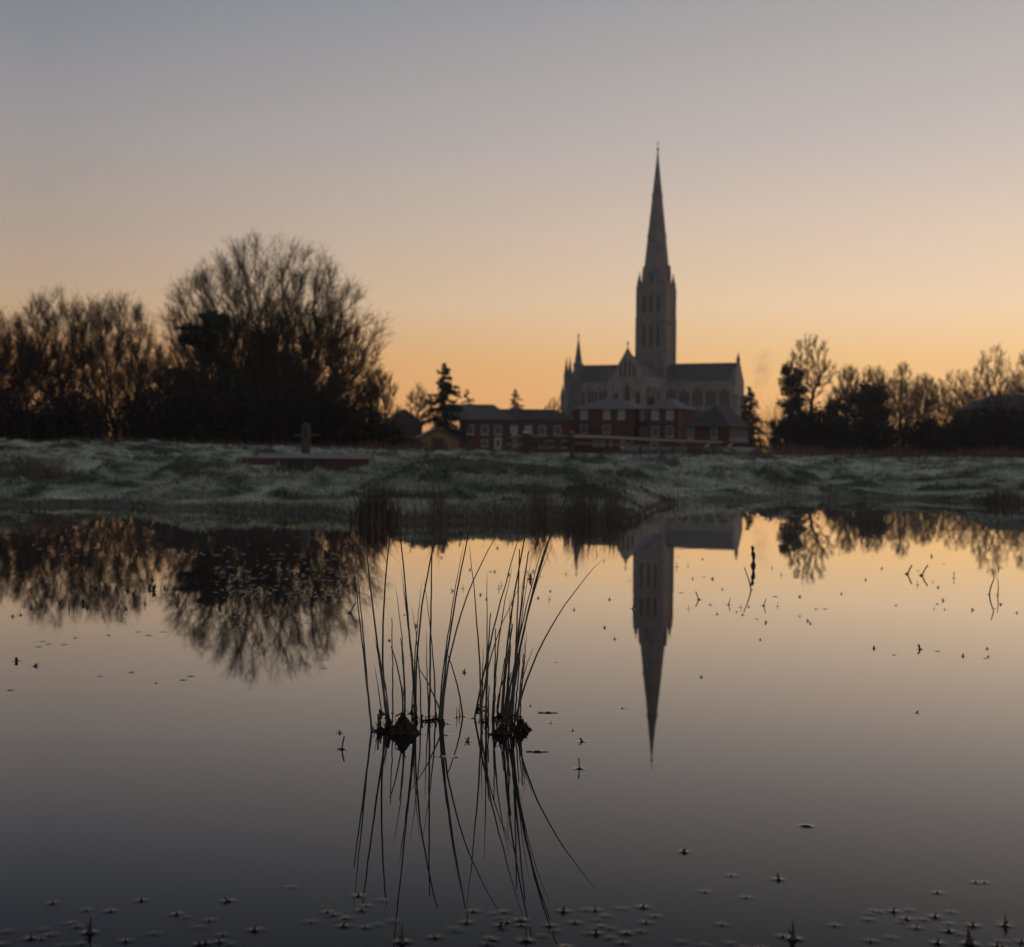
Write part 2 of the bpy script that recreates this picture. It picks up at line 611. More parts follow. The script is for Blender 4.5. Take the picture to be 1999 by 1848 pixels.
# ------------------------------------------------------------------ tubes and branching
def tubes(P, Rd, sides):
    """P (N,K,3) polylines, Rd (N,K) radii -> verts, quads"""
    N, K, _ = P.shape
    T = np.gradient(P, axis=1)
    T /= np.linalg.norm(T, axis=2, keepdims=True) + 1e-9
    mean = P[:, -1] - P[:, 0]
    ax = np.eye(3)[np.argmin(np.abs(mean), axis=1)][:, None, :]
    U = np.cross(T, np.broadcast_to(ax, T.shape))
    U /= np.linalg.norm(U, axis=2, keepdims=True) + 1e-9
    Vv = np.cross(T, U)
    ang = np.arange(sides) * 2 * PI / sides
    ring = (P[:, :, None, :] + Rd[:, :, None, None] * (np.cos(ang)[None, None, :, None] * U[:, :, None, :] + np.sin(ang)[None, None, :, None] * Vv[:, :, None, :]))
    verts = ring.reshape(-1, 3)
    base = (np.arange(N)[:, None, None] * K + np.arange(K - 1)[None, :, None]) * sides + np.arange(sides)[None, None, :]
    nxt = (np.arange(N)[:, None, None] * K + np.arange(K - 1)[None, :, None]) * sides + (np.arange(sides)[None, None, :] + 1) % sides
    q = np.stack([base, nxt, nxt + sides, base + sides], -1).reshape(-1, 4)
    return verts, q


def unit(v):
    return v / (np.linalg.norm(v, axis=-1, keepdims=True) + 1e-9)


def grow(rg, st, di, le, ra, K, wander, trop, tip=0.45):
    N = len(st)
    P = np.zeros((N, K + 1, 3))
    P[:, 0] = st
    d = unit(di)
    for k in range(K):
        d = unit(d + rg.normal(0, wander, (N, 3)) + np.array([0, 0, trop]))
        P[:, k + 1] = P[:, k] + d * (le / K)[:, None]
    tt = np.linspace(0, 1, K + 1)[None, :]
    return P, ra[:, None] * (1 - (1 - tip) * tt)


def sprout(rg, P, Rd, n, t0, t1, a0, a1, lr, rr, lens, env=None, upbias=0.0):
    N, K1, _ = P.shape
    idx = np.repeat(np.arange(N), n)
    tt = t0 + (t1 - t0) * rg.rand(N * n)
    k = np.minimum((tt * (K1 - 1)).astype(int), K1 - 2)
    f = (tt * (K1 - 1) - k)[:, None]
    st = P[idx, k] * (1 - f) + P[idx, k + 1] * f
    pd = unit(P[idx, k + 1] - P[idx, k])
    rnd = rg.normal(0, 1, (N * n, 3))
    per = unit(rnd - (rnd * pd).sum(1, keepdims=True) * pd)
    an = np.radians(a0 + (a1 - a0) * rg.rand(N * n))[:, None]
    di = unit(pd * np.cos(an) + per * np.sin(an) + np.array([0, 0, upbias]))
    le = lens[idx] * lr * (1.05 - 0.45 * tt) * (0.65 + 0.7 * rg.rand(N * n))
    ra = (Rd[idx, k] * (1 - f[:, 0]) + Rd[idx, k + 1] * f[:, 0]) * rr
    if env is not None:
        best = np.full(N * n, 0.30 if env is not None else 0.12)
        for fr_ in (0.25, 0.4, 0.55, 0.7, 0.85, 1.0):
            ok = env((st + di * (le * fr_)[:, None]) * 0.95)
            best = np.where(ok, fr_, best)
        keep = env(st * 0.97)
        le = le * best
        st, di, le, ra = st[keep], di[keep], le[keep], ra[keep]
    return st, di, le, ra


def dome(H, Wd, zc=0.40, seed=0, p=2.5):
    """broad rounded crown, down to the ground"""
    def env(q):
        z = q[:, 2] / H
        a = np.arctan2(q[:, 1], q[:, 0])
        rr = np.hypot(q[:, 0], q[:, 1]) / (Wd * 0.5)
        lump = 1.0 + 0.05 * np.sin(3 * a + seed) + 0.05 * np.sin(11 * z + 3 * a + seed)
        lo = np.where(z < zc, np.abs(z - zc) / (zc + 0.12), np.abs(z - zc) / (1 - zc))
        return (rr / lump) ** p + (lo / lump) ** p < 1
    return env


def lobed(H, Wd, z0, seed, k=9):
    """uneven crown between z0 and H made of overlapping rounded lobes"""
    rg = np.random.RandomState(seed + 500)
    d = unit(rg.normal(0, 1, (k, 3)))
    zc, hz_ = (z0 + H) / 2, (H - z0) / 2
    rad = (0.26 + 0.14 * rg.rand(k)) * min(Wd, H - z0)
    room = np.maximum(0.05, 1 - rad[:, None] / np.array([Wd / 2, Wd / 2, hz_]))
    c = d * room * np.array([Wd / 2, Wd / 2, hz_]) + np.array([0, 0, zc])
    c[0] = (0, 0, H - rad[0])
    c[1] = (-Wd / 2 + rad[1], 0, zc + 0.1 * hz_)
    c[2] = (Wd / 2 - rad[2], 0, zc - 0.1 * hz_)

    def env(q):
        ok = ((q[:, 0] / (Wd * .36)) ** 2 + (q[:, 1] / (Wd * .36)) ** 2 + ((q[:, 2] - zc) / (hz_ * .75)) ** 2) < 1
        for a, r in zip(c, rad):
            ok |= ((q - a) ** 2).sum(1) < r * r
        return ok
    return env


def tree_mesh(seed, H, Wd, env, n=900, trunk_h=0.2, trunk_r=0.3, twig_r=0.014, twl=0.9, nt=5, nf=3, alpha=0.35, flare=0.5, up=0.35, rmin=1.5):
    """leafless tree: points spread through the crown are joined, nearest first, back to the trunk; every joint carries twigs"""
    rg = np.random.RandomState(seed)
    # trunk
    K = 5
    tz = np.linspace(-0.15, trunk_h * H, K)
    T = np.stack([0.02 * H * np.sin(tz * 2.0 / H + seed) * (tz / H), 0.02 * H * np.cos(tz * 3 / H + seed) * (tz / H), tz], 1)
    pts = []
    cnt = 0
    while cnt < n:
        q = (rg.rand(n * 3, 3) - 0.5) * np.array([Wd * 1.1, Wd * 1.1, 0]) + np.stack([np.zeros(n * 3)] * 2 + [trunk_h * H * 0.5 + rg.rand(n * 3) * (H * 1.02 - trunk_h * H * 0.5)], 1)
        q = q[env(q)]
        pts.append(q)
        cnt += len(q)
    q = np.concatenate(pts)[:n]
    base = T[-1]
    q = q[np.argsort(np.linalg.norm(q - base, axis=1))]
    N = K + n
    pos = np.zeros((N, 3))
    pos[:K] = T
    par = np.full(N, -1)
    par[1:K] = np.arange(K - 1)
    pl = np.full(N, 1e9)
    pl[K - 1] = 0.0
    pl[:K - 1] = 0.3 * H
    for i in range(n):
        m = K + i
        d = np.linalg.norm(pos[:m] - q[i], axis=1)
        b = np.argmin(d + alpha * pl[:m] + 0.6 * np.maximum(0, pos[:m, 2] - q[i, 2]))
        pos[m] = q[i]
        par[m] = b
        pl[m] = pl[b] + d[b]
    # pull joints towards the line parent - child so limbs flow
    for it in range(2):
        ch = np.zeros((N, 3))
        cn = np.zeros(N)
        np.add.at(ch, par[K:], pos[K:])
        np.add.at(cn, par[K:], 1)
        k = np.arange(K, N)
        k = k[cn[k] > 0]
        pos[k] = 0.55 * pos[k] + 0.45 * 0.5 * (pos[par[k]] + ch[k] / cn[k][:, None])
    w = np.ones(N)
    for m in range(N - 1, 0, -1):
        w[par[m]] += w[m]
    rad = np.maximum(twig_r * rmin, trunk_r * (w / w[K - 1]) ** 0.54)
    rad[:K] = trunk_r * np.linspace(1 + flare, 1.0, K)
    e = np.arange(1, N)
    a, b = pos[par[e]], pos[e]
    mid = (a + b) / 2 + rg.normal(0, 0.035, (len(e), 3)) * np.linalg.norm(b - a, axis=1, keepdims=True)
    P = np.stack([a, mid, b], 1)
    ra = np.minimum(rad[par[e]], rad[e] * 1.6)
    Rr = np.stack([ra, (ra + rad[e]) / 2, rad[e]], 1)
    thick = Rr[:, 1] > twig_r * 4
    wv, wq, k = [], [], 0
    for sel, sd_ in ((thick, 7), (~thick, 4)):
        if sel.any():
            v, f = tubes(P[sel], Rr[sel], sd_)
            wv.append(v)
            wq.append(f + k)
            k += len(v)
    # twigs
    src = np.repeat(np.arange(K, N), nt)
    t_ = rg.rand(len(src), 1)
    st = pos[par[src]] * (1 - t_) + pos[src] * t_
    out = unit(st - base * 0.6)
    di = unit(out * 0.75 + rg.normal(0, 0.45, (len(src), 3)) + np.array([0, 0, up]))
    le = twl * (0.45 + 0.8 * rg.rand(len(src)))
    P1, R1 = grow(rg, st, di, le, np.full(len(src), twig_r), 3, 0.10, 0.04, 0.6)
    s2 = sprout(rg, P1, R1, nf, 0.15, 1.0, 18, 50, 0.55, 0.8, le)
    P2, R2 = grow(rg, s2[0], s2[1], s2[2], np.maximum(s2[3], twig_r * 0.7), 2, 0.10, 0.03, 0.6)
    tv, tq, k = [], [], 0
    for P_, R_ in ((P1, R1), (P2, R2)):
        v, f = tubes(P_, R_, 3)
        tv.append(v)
        tq.append(f + k)
        k += len(v)
    return (np.concatenate(wv), np.concatenate(wq)), (np.concatenate(tv), np.concatenate(tq))


def bare_tree(name, loc, label, group=None, **kw):
    o = empty(name, loc)
    tag(o, label, 'tree', group)
    w, tw = tree_mesh(**kw)
    mesh_np('trunk', w[0], w[1], M['bark'], o, smooth=True)
    mesh_np('crown', tw[0], tw[1], M['twig'], o)
    return o


def copy_tree(o, loc, rz, sc, label):
    c = o.copy()
    C.objects.link(c)
    c.location = loc
    c.rotation_euler = (0, 0, rz)
    c.scale = sc
    c['label'] = label
    for ch in o.children:
        d = ch.copy()
        C.objects.link(d)
        d.parent = c
    return c


def leaf_cloud(rg, centers, radii, n, size):
    """n small leaf quads spread through lumpy blobs, more of them near the surface"""
    centers = np.asarray(centers, float)
    radii = np.asarray(radii, float)
    w = np.prod(radii, axis=1) ** 0.66
    k = rg.choice(len(centers), n, p=w / w.sum())
    d = unit(rg.normal(0, 1, (n, 3)))
    r = rg.rand(n, 1) ** 0.4
    r = r * (1 + 0.22 * np.sin(d[:, :1] * 5 + k[:, None]) + 0.15 * np.sin(d[:, 2:] * 9 + 2 * k[:, None]))
    p = centers[k] + d * r * radii[k]
    u = unit(rg.normal(0, 1, (n, 3)))
    v = unit(np.cross(u, rg.normal(0, 1, (n, 3))))
    sz = size * (0.5 + rg.rand(n, 1))
    vs = np.stack([p - u * sz, p + v * sz * 0.5, p + u * sz, p - v * sz * 0.5], 1).reshape(-1, 3)
    return vs, np.arange(4 * n).reshape(-1, 4)


def evergreen(name, loc, label, seed, H, centers, radii, n, size, material, trunk_r=0.25, group=None):
    rg = np.random.RandomState(seed)
    o = empty(name, loc)
    tag(o, label, 'tree', group)
    P0, R0 = grow(rg, np.array([[0, 0, -0.15]]), np.array([[0, 0, 1.0]]), np.array([H * 0.9]), np.array([trunk_r]), 8, 0.04, 0.05, 0.2)
    wv, wq = tubes(P0, R0, 8)
    cs = np.asarray(centers, float)
    st = np.stack([P0[0, np.clip((cs[:, 2] / H * 7).astype(int) - 1, 0, 7)]], 1)[:, 0]
    dv = cs - st
    P1, R1 = grow(rg, st, dv, np.linalg.norm(dv, axis=1), np.full(len(cs), trunk_r * 0.35), 5, 0.08, 0.0, 0.3)
    v1, q1 = tubes(P1, R1, 5)
    mesh_np('trunk', np.concatenate([wv, v1]), np.concatenate([wq, q1 + len(wv)]), M['bark'], o, smooth=True)
    v, q = leaf_cloud(rg, centers, radii, n, size)
    mesh_np('crown', v, q, material, o)
    return o


def conifer(name, loc, label, seed, H, Wd, whorls=16, per=7, gap=0.0, droop=0.25, group=None, needles=46, nl=0.35):
    """spire-shaped tree: whorls of drooping boughs hung with needle sprays"""
    rg = np.random.RandomState(seed)
    o = empty(name, loc)
    tag(o, label, 'tree', group)
    P0, R0 = grow(rg, np.array([[0, 0, -0.15]]), np.array([[0, 0, 1.0]]), np.array([H]), np.array([H * 0.017]), 10, 0.015, 0.03, 0.08)
    wv, wq = tubes(P0, R0, 8)
    z = np.repeat(np.linspace(0.12, 0.97, whorls), per)
    n = len(z)
    z = z + rg.normal(0, 0.012, n)
    a = rg.rand(n) * 2 * PI
    L = Wd * 0.5 * (1.02 - z) ** 0.85 * (0.55 + 0.6 * rg.rand(n)) * (1 - gap * (rg.rand(n) > 0.7))
    st = np.stack([np.zeros(n), np.zeros(n), z * H], 1)
    di = np.stack([np.cos(a), np.sin(a), np.full(n, 0.12) + 0.5 * (z > 0.85)], 1)
    P1, R1 = grow(rg, st, di, L, np.full(n, H * 0.004), 5, 0.07, -droop * 0.25, 0.3)
    v1, q1 = tubes(P1, R1, 4)
    mesh_np('trunk', np.concatenate([wv, v1]), np.concatenate([wq, q1 + len(wv)]), M['bark'], o)
    m = needles
    idx = np.repeat(np.arange(n), m)
    tt = 0.1 + 0.9 * rg.rand(n * m)
    k = np.minimum((tt * 5).astype(int), 4)
    f = (tt * 5 - k)[:, None]
    p = P1[idx, k] * (1 - f) + P1[idx, k + 1] * f
    d = unit(unit(P1[idx, k + 1] - P1[idx, k]) * 0.6 + rg.normal(0, 0.7, (n * m, 3)) + np.array([0, 0, -droop]))
    s = unit(np.cross(d, rg.normal(0, 1, (n * m, 3))))
    ln = nl * (0.5 + rg.rand(n * m, 1)) * np.minimum(1.0, 0.35 + L[idx][:, None] / (Wd * 0.3))
    vs = np.stack([p - s * ln * 0.16, p + s * ln * 0.16, p + d * ln + s * ln * 0.05, p + d * ln - s * ln * 0.05], 1).reshape(-1, 3)
    mesh_np('crown', vs, np.arange(len(vs)).reshape(-1, 4), M['needle'], o)
    return o


def blades(rg, x, y, z, h, w, lean, curve=0.0):
    """thin bent blades as two-piece strips"""
    n = len(x)
    a = rg.rand(n) * 2 * PI
    l = lean * np.abs(rg.normal(0, 1, n))
    dxy = np.stack([np.cos(a), np.sin(a)], 1) * l[:, None]
    b = rg.rand(n) * PI
    s = np.stack([np.cos(b) * w, np.sin(b) * w * 0.5, np.zeros(n)], 1) * 0.5
    p0 = np.stack([x, y, z], 1)
    mid = p0 + np.concatenate([dxy * (h * 0.35)[:, None], (h * 0.6)[:, None]], 1)
    top = p0 + np.concatenate([dxy * (h * (1.0 + curve))[:, None], (h * (1.0 - 0.25 * np.minimum(l, 1.5)))[:, None]], 1)
    vs = np.stack([p0 - s, p0 + s, mid + s * 0.8, mid - s * 0.8, top], 1).reshape(-1, 3)
    i = np.arange(n) * 5
    q = np.stack([i, i + 1, i + 2, i + 3], 1)
    t3 = np.stack([i + 3, i + 2, i + 4], 1)
    return vs, [q, t3]

# ------------------------------------------------------------------ buildings
def hip_roof(mb, x0, x1, y0, y1, z, rise, ov=0.35, hip0=True, hip1=True, th=0.14):
    """roof over a rectangle, ridge along the longer side, hipped or gabled at either end"""
    x0, x1, y0, y1 = x0 - ov, x1 + ov, y0 - ov, y1 + ov
    if (x1 - x0) >= (y1 - y0):
        h = (y1 - y0) / 2
        ym = (y0 + y1) / 2
        a = (x0 + (h if hip0 else 0), ym, z + rise)
        b = (x1 - (h if hip1 else 0), ym, z + rise)
        if b[0] < a[0]:
            a = b = ((x0 + x1) / 2, ym, z + rise)
        c = [(x0, y0, z), (x1, y0, z), (x1, y1, z), (x0, y1, z)]
        mb.add(c + [a, b] + [(p[0], p[1], z - th) for p in c],
               [(0, 1, 5, 4), (1, 2, 5), (2, 3, 4, 5), (3, 0, 4), (6, 7, 1, 0), (7, 8, 2, 1), (8, 9, 3, 2), (9, 6, 0, 3), (9, 8, 7, 6)])
    else:
        h = (x1 - x0) / 2
        xm = (x0 + x1) / 2
        a = (xm, y0 + (h if hip0 else 0), z + rise)
        b = (xm, y1 - (h if hip1 else 0), z + rise)
        if b[1] < a[1]:
            a = b = (xm, (y0 + y1) / 2, z + rise)
        c = [(x0, y0, z), (x1, y0, z), (x1, y1, z), (x0, y1, z)]
        mb.add(c + [a, b] + [(p[0], p[1], z - th) for p in c],
               [(0, 1, 4), (1, 2, 5, 4), (2, 3, 5), (3, 0, 4, 5), (6, 7, 1, 0), (7, 8, 2, 1), (8, 9, 3, 2), (9, 6, 0, 3), (9, 8, 7, 6)])


def window(parent, side, s, off, z0, w, h, pane=None, bars=(1, 2), fw=0.13):
    """white sash window with glazing bars; side 'f' front wall (y = off), 'r' right wall (x = off)"""
    def q(u0, u1, d0, d1, a, b):
        if side == 'f':
            return (s + u0, s + u1, off - d1, off - d0, a, b)
        return (off + d0, off + d1, s + u0, s + u1, a, b)
    f = MB()
    f.box(*q(-w / 2, -w / 2 + fw, 0.0, 0.07, z0, z0 + h))
    f.box(*q(w / 2 - fw, w / 2, 0.0, 0.07, z0, z0 + h))
    f.box(*q(-w / 2 + fw, w / 2 - fw, 0.0, 0.07, z0, z0 + fw))
    f.box(*q(-w / 2 + fw, w / 2 - fw, 0.0, 0.07, z0 + h - fw, z0 + h))
    f.box(*q(-w / 2 - 0.08, w / 2 + 0.08, 0.0, 0.14, z0 - 0.1, z0 - 0.003))
    for i in range(bars[0]):
        c = -w / 2 + w * (i + 1) / (bars[0] + 1)
        f.box(*q(c - 0.03, c + 0.03, 0.03, 0.06, z0 + fw, z0 + h - fw))
    for i in range(bars[1]):
        c = z0 + h * (i + 1) / (bars[1] + 1)
        f.box(*q(-w / 2 + fw, w / 2 - fw, 0.03, 0.058, c - 0.03, c + 0.03))
    o = f.build('window', M['white'], parent)
    MB().box(*q(-w / 2 + fw, w / 2 - fw, 0.004, 0.03, z0 + fw, z0 + h - fw)).build('pane', pane or M['dark_glass'], o)
    return o


def chimney(parent, x, y, z0, z1, w=0.7):
    m = MB().box(x - w / 2, x + w / 2, y - w / 2, y + w / 2, z0, z1).box(x - w / 2 - .08, x + w / 2 + .08, y - w / 2 - .08, y + w / 2 + .08, z1, z1 + .14)
    m.lathe([(0.13, z1 + .14), (0.11, z1 + .55)], x - 0.15, y, 8)
    m.lathe([(0.13, z1 + .14), (0.11, z1 + .55)], x + 0.18, y, 8)
    return m.build('chimney', M['brick_dark'], parent)


TH = R(-27)

# --- red brick house with two hipped wings
p = at(1117, 880, 240)
hb = empty('brick_house', (p.x, 240, gz(p.x, 240)), TH)
tag(hb, 'two storey red brick house under pale hipped roofs in front of the cathedral', 'house')
eH = 6.95
MB().box(0, 10.6, 0, 7.5, -0.4, eH).build('wall', M['brick'], hb)
MB().box(13.1, 18.3, -1.2, 6.2, -0.4, eH - 0.05).build('wall', M['brick'], hb)
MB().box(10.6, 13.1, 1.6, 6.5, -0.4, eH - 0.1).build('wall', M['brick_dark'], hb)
rf = MB()
hip_roof(rf, 0, 10.6, 0, 7.5, eH, 1.65)
rf.build('roof', M['slate'], hb)
rf = MB()
hip_roof(rf, 13.1, 18.3, -1.2, 6.2, eH - 0.05, 1.6)
rf.build('roof', M['slate'], hb)
rf = MB()
hip_roof(rf, 10.9, 12.9, 1.6, 6.5, eH - 0.1, 0.7, 0.1)
rf.build('roof', M['slate'], hb)
chimney(hb, 11.9, 3.8, eH + 0.3, eH + 1.5)
for s_, is_pale in ((2.0, True), (5.9, True), (8.4, True)):
    window(hb, 'f', s_, 0.0, 5.3, 1.22, 1.45, M['pale_glass'] if is_pale else None)
for s_ in (2.0, 5.9):
    window(hb, 'f', s_, 0.0, 3.1, 1.22, 1.35)
for s_ in (4.0, 5.2, 6.4, 8.6):
    window(hb, 'f', s_, 0.0, 1.1, 0.8, 0.9, None, (1, 1))
for s_ in (11.2, 12.3):
    window(hb, 'f', s_, 1.6, 5.2, 0.75, 1.45, M['pale_glass'])
    window(hb, 'f', s_, 1.6, 2.3, 0.75, 1.7)
for s_ in (14.5, 16.9):
    window(hb, 'f', s_, -1.2, 5.2, 1.2, 1.45, M['pale_glass'])
    window(hb, 'f', s_, -1.2, 2.6, 1.2, 1.6)
window(hb, 'f', 14.4, -1.2, 0.9, 1.3, 0.9)
window(hb, 'r', 3.0, 18.3, 2.6, 1.2, 1.5)
MB().lathe([(0.07, 0), (0.07, eH - 0.2)], 12.98, 1.35, 8).build('drainpipe', M['metal'], hb)
MB().lathe([(0.07, 0), (0.07, eH - 0.2)], 18.42, -1.05, 8).build('drainpipe', M['metal'], hb)

# --- long brick range to the left of it
p = at(896, 880, 232)
lb = empty('brick_house', (p.x, 232, gz(p.x, 232)))
tag(lb, 'long low red brick range with dark roofs left of the cathedral', 'house')
Lz = 4.95
MB().box(0, 17.4, 0, 8, -0.4, Lz).build('wall', M['brick'], lb)
MB().box(-0.05, 17.2, -0.1, -0.003, Lz - 0.25, Lz).build('gutter_board', M['wood_dark'], lb)
rf = MB()
hip_roof(rf, -1.5, 8.2, 0, 6, Lz, 2.35, 0.25, False, True)
rf.build('roof', M['tile_frost'], lb)
rf = MB()
hip_roof(rf, 6.5, 17.4, 0.1, 5.6, Lz + 0.03, 1.65, 0.22, False, True)
rf.build('roof', M['tile'], lb)
for i, px_ in enumerate((917.5, 946, 972, 1003, 1031, 1058, 1088)):
    window(lb, 'f', (px_ - 896) / 12.76, 0, 2.62, 1.12, 1.42, M['pale_glass'] if i in (3, 4) else None)
for px_ in (946, 1003, 1058, 1075, 1100):
    window(lb, 'f', (px_ - 896) / 12.76, 0, 0.75, 1.0, 1.1, None, (1, 1))
d_ = MB().box(5.4, 6.5, -0.06, -0.003, 0, 2.2).build('door', M['white'], lb)
MB().box(5.75, 6.15, -0.085, -0.062, 0.9, 1.8).build('pane', M['dark_glass'], d_)

# --- barn with half hipped roof
p = at(1341, 880, 218)
bn = empty('barn', (p.x, 218, gz(p.x, 218)), TH)
tag(bn, 'low brick barn with steep dark hipped roof right of the red brick house', 'barn')
Bz = 3.95
MB().box(0, 6.3, 0, 8.6, -0.4, Bz).build('wall', M['brick'], bn)
rf = MB()
hip_roof(rf, 0, 6.3, 0, 8.6, Bz, 3.15, 0.4, True, False)
rf.build('roof', M['tile'], bn)
window(bn, 'f', 4.1, 0, 2.3, 0.95, 1.45)
window(bn, 'f', 0.6, 0, 2.2, 0.8, 1.5)
for i in range(8):
    window(bn, 'r', 0.7 + i * 1.02, 6.3, 2.35, 0.8, 1.4, None, (0, 0), 0.06)
MB().box(6.303, 6.36, 0.1, 8.5, 1.9, 2.1).build('plinth_rail', M['white'], bn)

# --- dark house behind the spruce, and the little gabled shed
p = at(755, 880, 262)
dh = empty('cottage', (p.x, 262, gz(p.x, 262)), R(12))
tag(dh, 'dark cottage with plain pitched roof between the big bare tree and the spruce', 'house')
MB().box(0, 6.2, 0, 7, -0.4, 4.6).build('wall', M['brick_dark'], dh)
rf = MB()
hip_roof(rf, 0, 6.2, 0, 7, 4.6, 2.6, 0.3, False, False)
rf.build('roof', M['tile'], dh)
window(dh, 'f', 2.0, 0, 2.2, 1.0, 1.2, None)

p = at(816, 880, 170)
sh_ = empty('shed', (p.x, 170, gz(p.x, 170)), R(10))
tag(sh_, 'small sandy walled shed with frosty gable roof at foot of the spruce', 'shed')
g_ = MB()
g_.add([(0, 0, -.4), (4.6, 0, -.4), (4.6, 0, 1.3), (2.3, 0, 2.5), (0, 0, 1.3), (0, 4.5, -.4), (4.6, 4.5, -.4), (4.6, 4.5, 1.3), (2.3, 4.5, 2.5), (0, 4.5, 1.3)],
       [(0, 1, 2, 3, 4), (9, 8, 7, 6, 5), (0, 5, 6, 1), (1, 6, 7, 2), (4, 9, 5, 0), (2, 7, 8, 3), (3, 8, 9, 4)])
g_.build('wall', M['render_wall'], sh_)
r_ = MB()
r_.loft([[(-0.3, -.3, 1.2), (2.3, -.3, 2.56), (2.3, -.3, 2.74), (-0.3, -.3, 1.38)], [(-0.3, 4.7, 1.2), (2.3, 4.7, 2.56), (2.3, 4.7, 2.74), (-0.3, 4.7, 1.38)]])
r_.loft([[(2.303, -.3, 2.56), (4.9, -.3, 1.2), (4.9, -.3, 1.38), (2.303, -.3, 2.74)], [(2.303, 4.7, 2.56), (4.9, 4.7, 1.2), (4.9, 4.7, 1.38), (2.303, 4.7, 2.74)]])
r_.build('roof', M['slate'], sh_)
MB().box(1.6, 2.9, -0.05, -0.003, -0.2, 1.5).build('door', M['wood_dark'], sh_)

# --- dark house at the right edge, among the trees
p = at(1897, 880, 215)
rh = empty('country_house', (p.x, 215, gz(p.x, 215)))
tag(rh, 'dark brick house half hidden among bare trees at the right edge', 'house')
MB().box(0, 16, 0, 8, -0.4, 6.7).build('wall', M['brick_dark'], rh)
rf = MB()
hip_roof(rf, 0, 16, 0, 8, 6.7, 2.3, 0.4, True, True)
rf.build('roof', M['tile'], rh)
window(rh, 'f', 1.6, 0, 5.0, 1.1, 1.2, None)
window(rh, 'f', 1.5, 0, 2.6, 1.1, 1.3)
window(rh, 'f', 5.4, 0, 4.9, 1.1, 1.3)
window(rh, 'f', 5.4, 0, 2.2, 1.1, 1.3)

# ------------------------------------------------------------------ cathedral
cx = at(1278, 886, 600)
CB = 1.9
ct = empty('cathedral', (cx.x, 600, CB), R(-25))
tag(ct, 'grey gothic cathedral with tall tapering spire over its central tower', 'cathedral')


def arch(w, z0, z1):
    """pointed outline in (s, z)"""
    zs = z1 - w * 1.05
    pts = [(-w / 2, z0), (w / 2, z0), (w / 2, zs)]
    pts += [(w / 2 * (1 - k) ** 0.75, zs + (z1 - zs) * k) for k in (0.35, 0.7, 1.0)]
    pts += [(-w / 2 * (1 - k) ** 0.75, zs + (z1 - zs) * k) for k in (0.7, 0.35, 0.0)]
    return pts


def lancet(parent, wall, side, s, off, z0, z1, w):
    """pointed window: stone surround goes into the wall mesh, the glass is a part"""
    def P3(u, z, d):
        return (s + u, off - d, z) if side == 'f' else (off + d, s + u, z)
    big = [(u * 1.0 + (0.22 if u > 0 else -0.22 if u < 0 else 0), z + (0.35 if z > z0 + 0.1 else -0.2)) for u, z in arch(w, z0, z1)]
    wall.loft([[P3(u, z, -0.05) for u, z in big], [P3(u, z, 0.10) for u, z in big]])
    g = MB().loft([[P3(u, z, 0.09) for u, z in arch(w, z0, z1)], [P3(u, z, 0.112) for u, z in arch(w, z0, z1)]])
    return g.build('window', M['dark_glass'], parent)


def pinnacle(parent, x, y, z0, zs, z1, r, name='pinnacle', m=None):
    mb = MB()
    mb.lathe([(r, z0), (r, zs), (r * 1.22, zs + 0.02), (r * 1.22, zs + 0.35), (r * 0.95, zs + 0.36), (r * 0.10, z1 - 0.5), (r * 0.30, z1 - 0.3), (0.03, z1)], x, y, 8, PI / 8)
    return mb.build(name, m or M['stone_dark'], parent)


# tower
tw = MB()
tw.box(-5.72, 5.72, -5.72, 5.72, 0, 64.0)
for sx in (-1, 1):
    for sy in (-1, 1):
        tw.lathe([(1.25, 0), (1.25, 52.0), (1.1, 52.3), (1.1, 64.2)], sx * 5.35, sy * 5.35, 8, PI / 8)
mo = MB()
for z_ in (39.0, 51.0, 52.6, 62.6, 64.0):
    mo.box(-6.15, 6.15, -6.15, 6.15, z_, z_ + 0.55)
for k in range(5):                      # parapet merlons
    for sgn in (-1, 1):
        c_ = -4 + 2 * k
        tw.box(c_ - 0.6, c_ + 0.6, sgn * 5.7 - 0.2, sgn * 5.7 + 0.2, 64.55, 65.6)
        tw.box(sgn * 5.7 - 0.2, sgn * 5.7 + 0.2, c_ - 0.6, c_ + 0.6, 64.55, 65.6)
towo = None
tw_wins = []
for side, off in (('f', -5.72), ('r', 5.72)):
    for s_ in (-2.9, 0.0, 2.9):
        tw_wins.append((side, s_, off, 54.3, 61.6, 1.25))
        tw_wins.append((side, s_, off, 40.8, 49.6, 1.15))
for side, off in (('f', -5.72), ('r', 5.72)):
    for s_ in (-4.3, -1.45, 1.45, 4.3):   # slender shafts between the openings
        for z0, z1 in ((39.55, 51), (53.15, 62.6)):
            if side == 'f':
                mo.box(s_ - 0.18, s_ + 0.18, off - 0.3, off + 0.01, z0, z1)
            else:
                mo.box(off - 0.01, off + 0.3, s_ - 0.18, s_ + 0.18, z0, z1)
dummy = MB()
surround = MB()
tower = None
tmp = []
for a_ in tw_wins:
    tmp.append(a_)
tower_wall = tw
for side, s_, off, z0, z1, w_ in tmp:
    def P3(u, z, d, side=side, s_=s_, off=off):
        return (s_ + u, off - d, z) if side == 'f' else (off + d, s_ + u, z)
    big = [(u + (0.2 if u > 0 else -0.2 if u < 0 else 0), z + (0.3 if z > z0 + .1 else -.2)) for u, z in arch(w_, z0, z1)]
    mo.loft([[P3(u, z, -0.05) for u, z in big], [P3(u, z, 0.10) for u, z in big]])
tower = tw.build('tower', M['stone_dark'], ct)
mo.build('moulding', M['stone'], tower)
for side, s_, off, z0, z1, w_ in tmp:
    lancet(tower, dummy, side, s_, off + (-0.02 if side == 'f' else 0.02), z0, z1, w_)
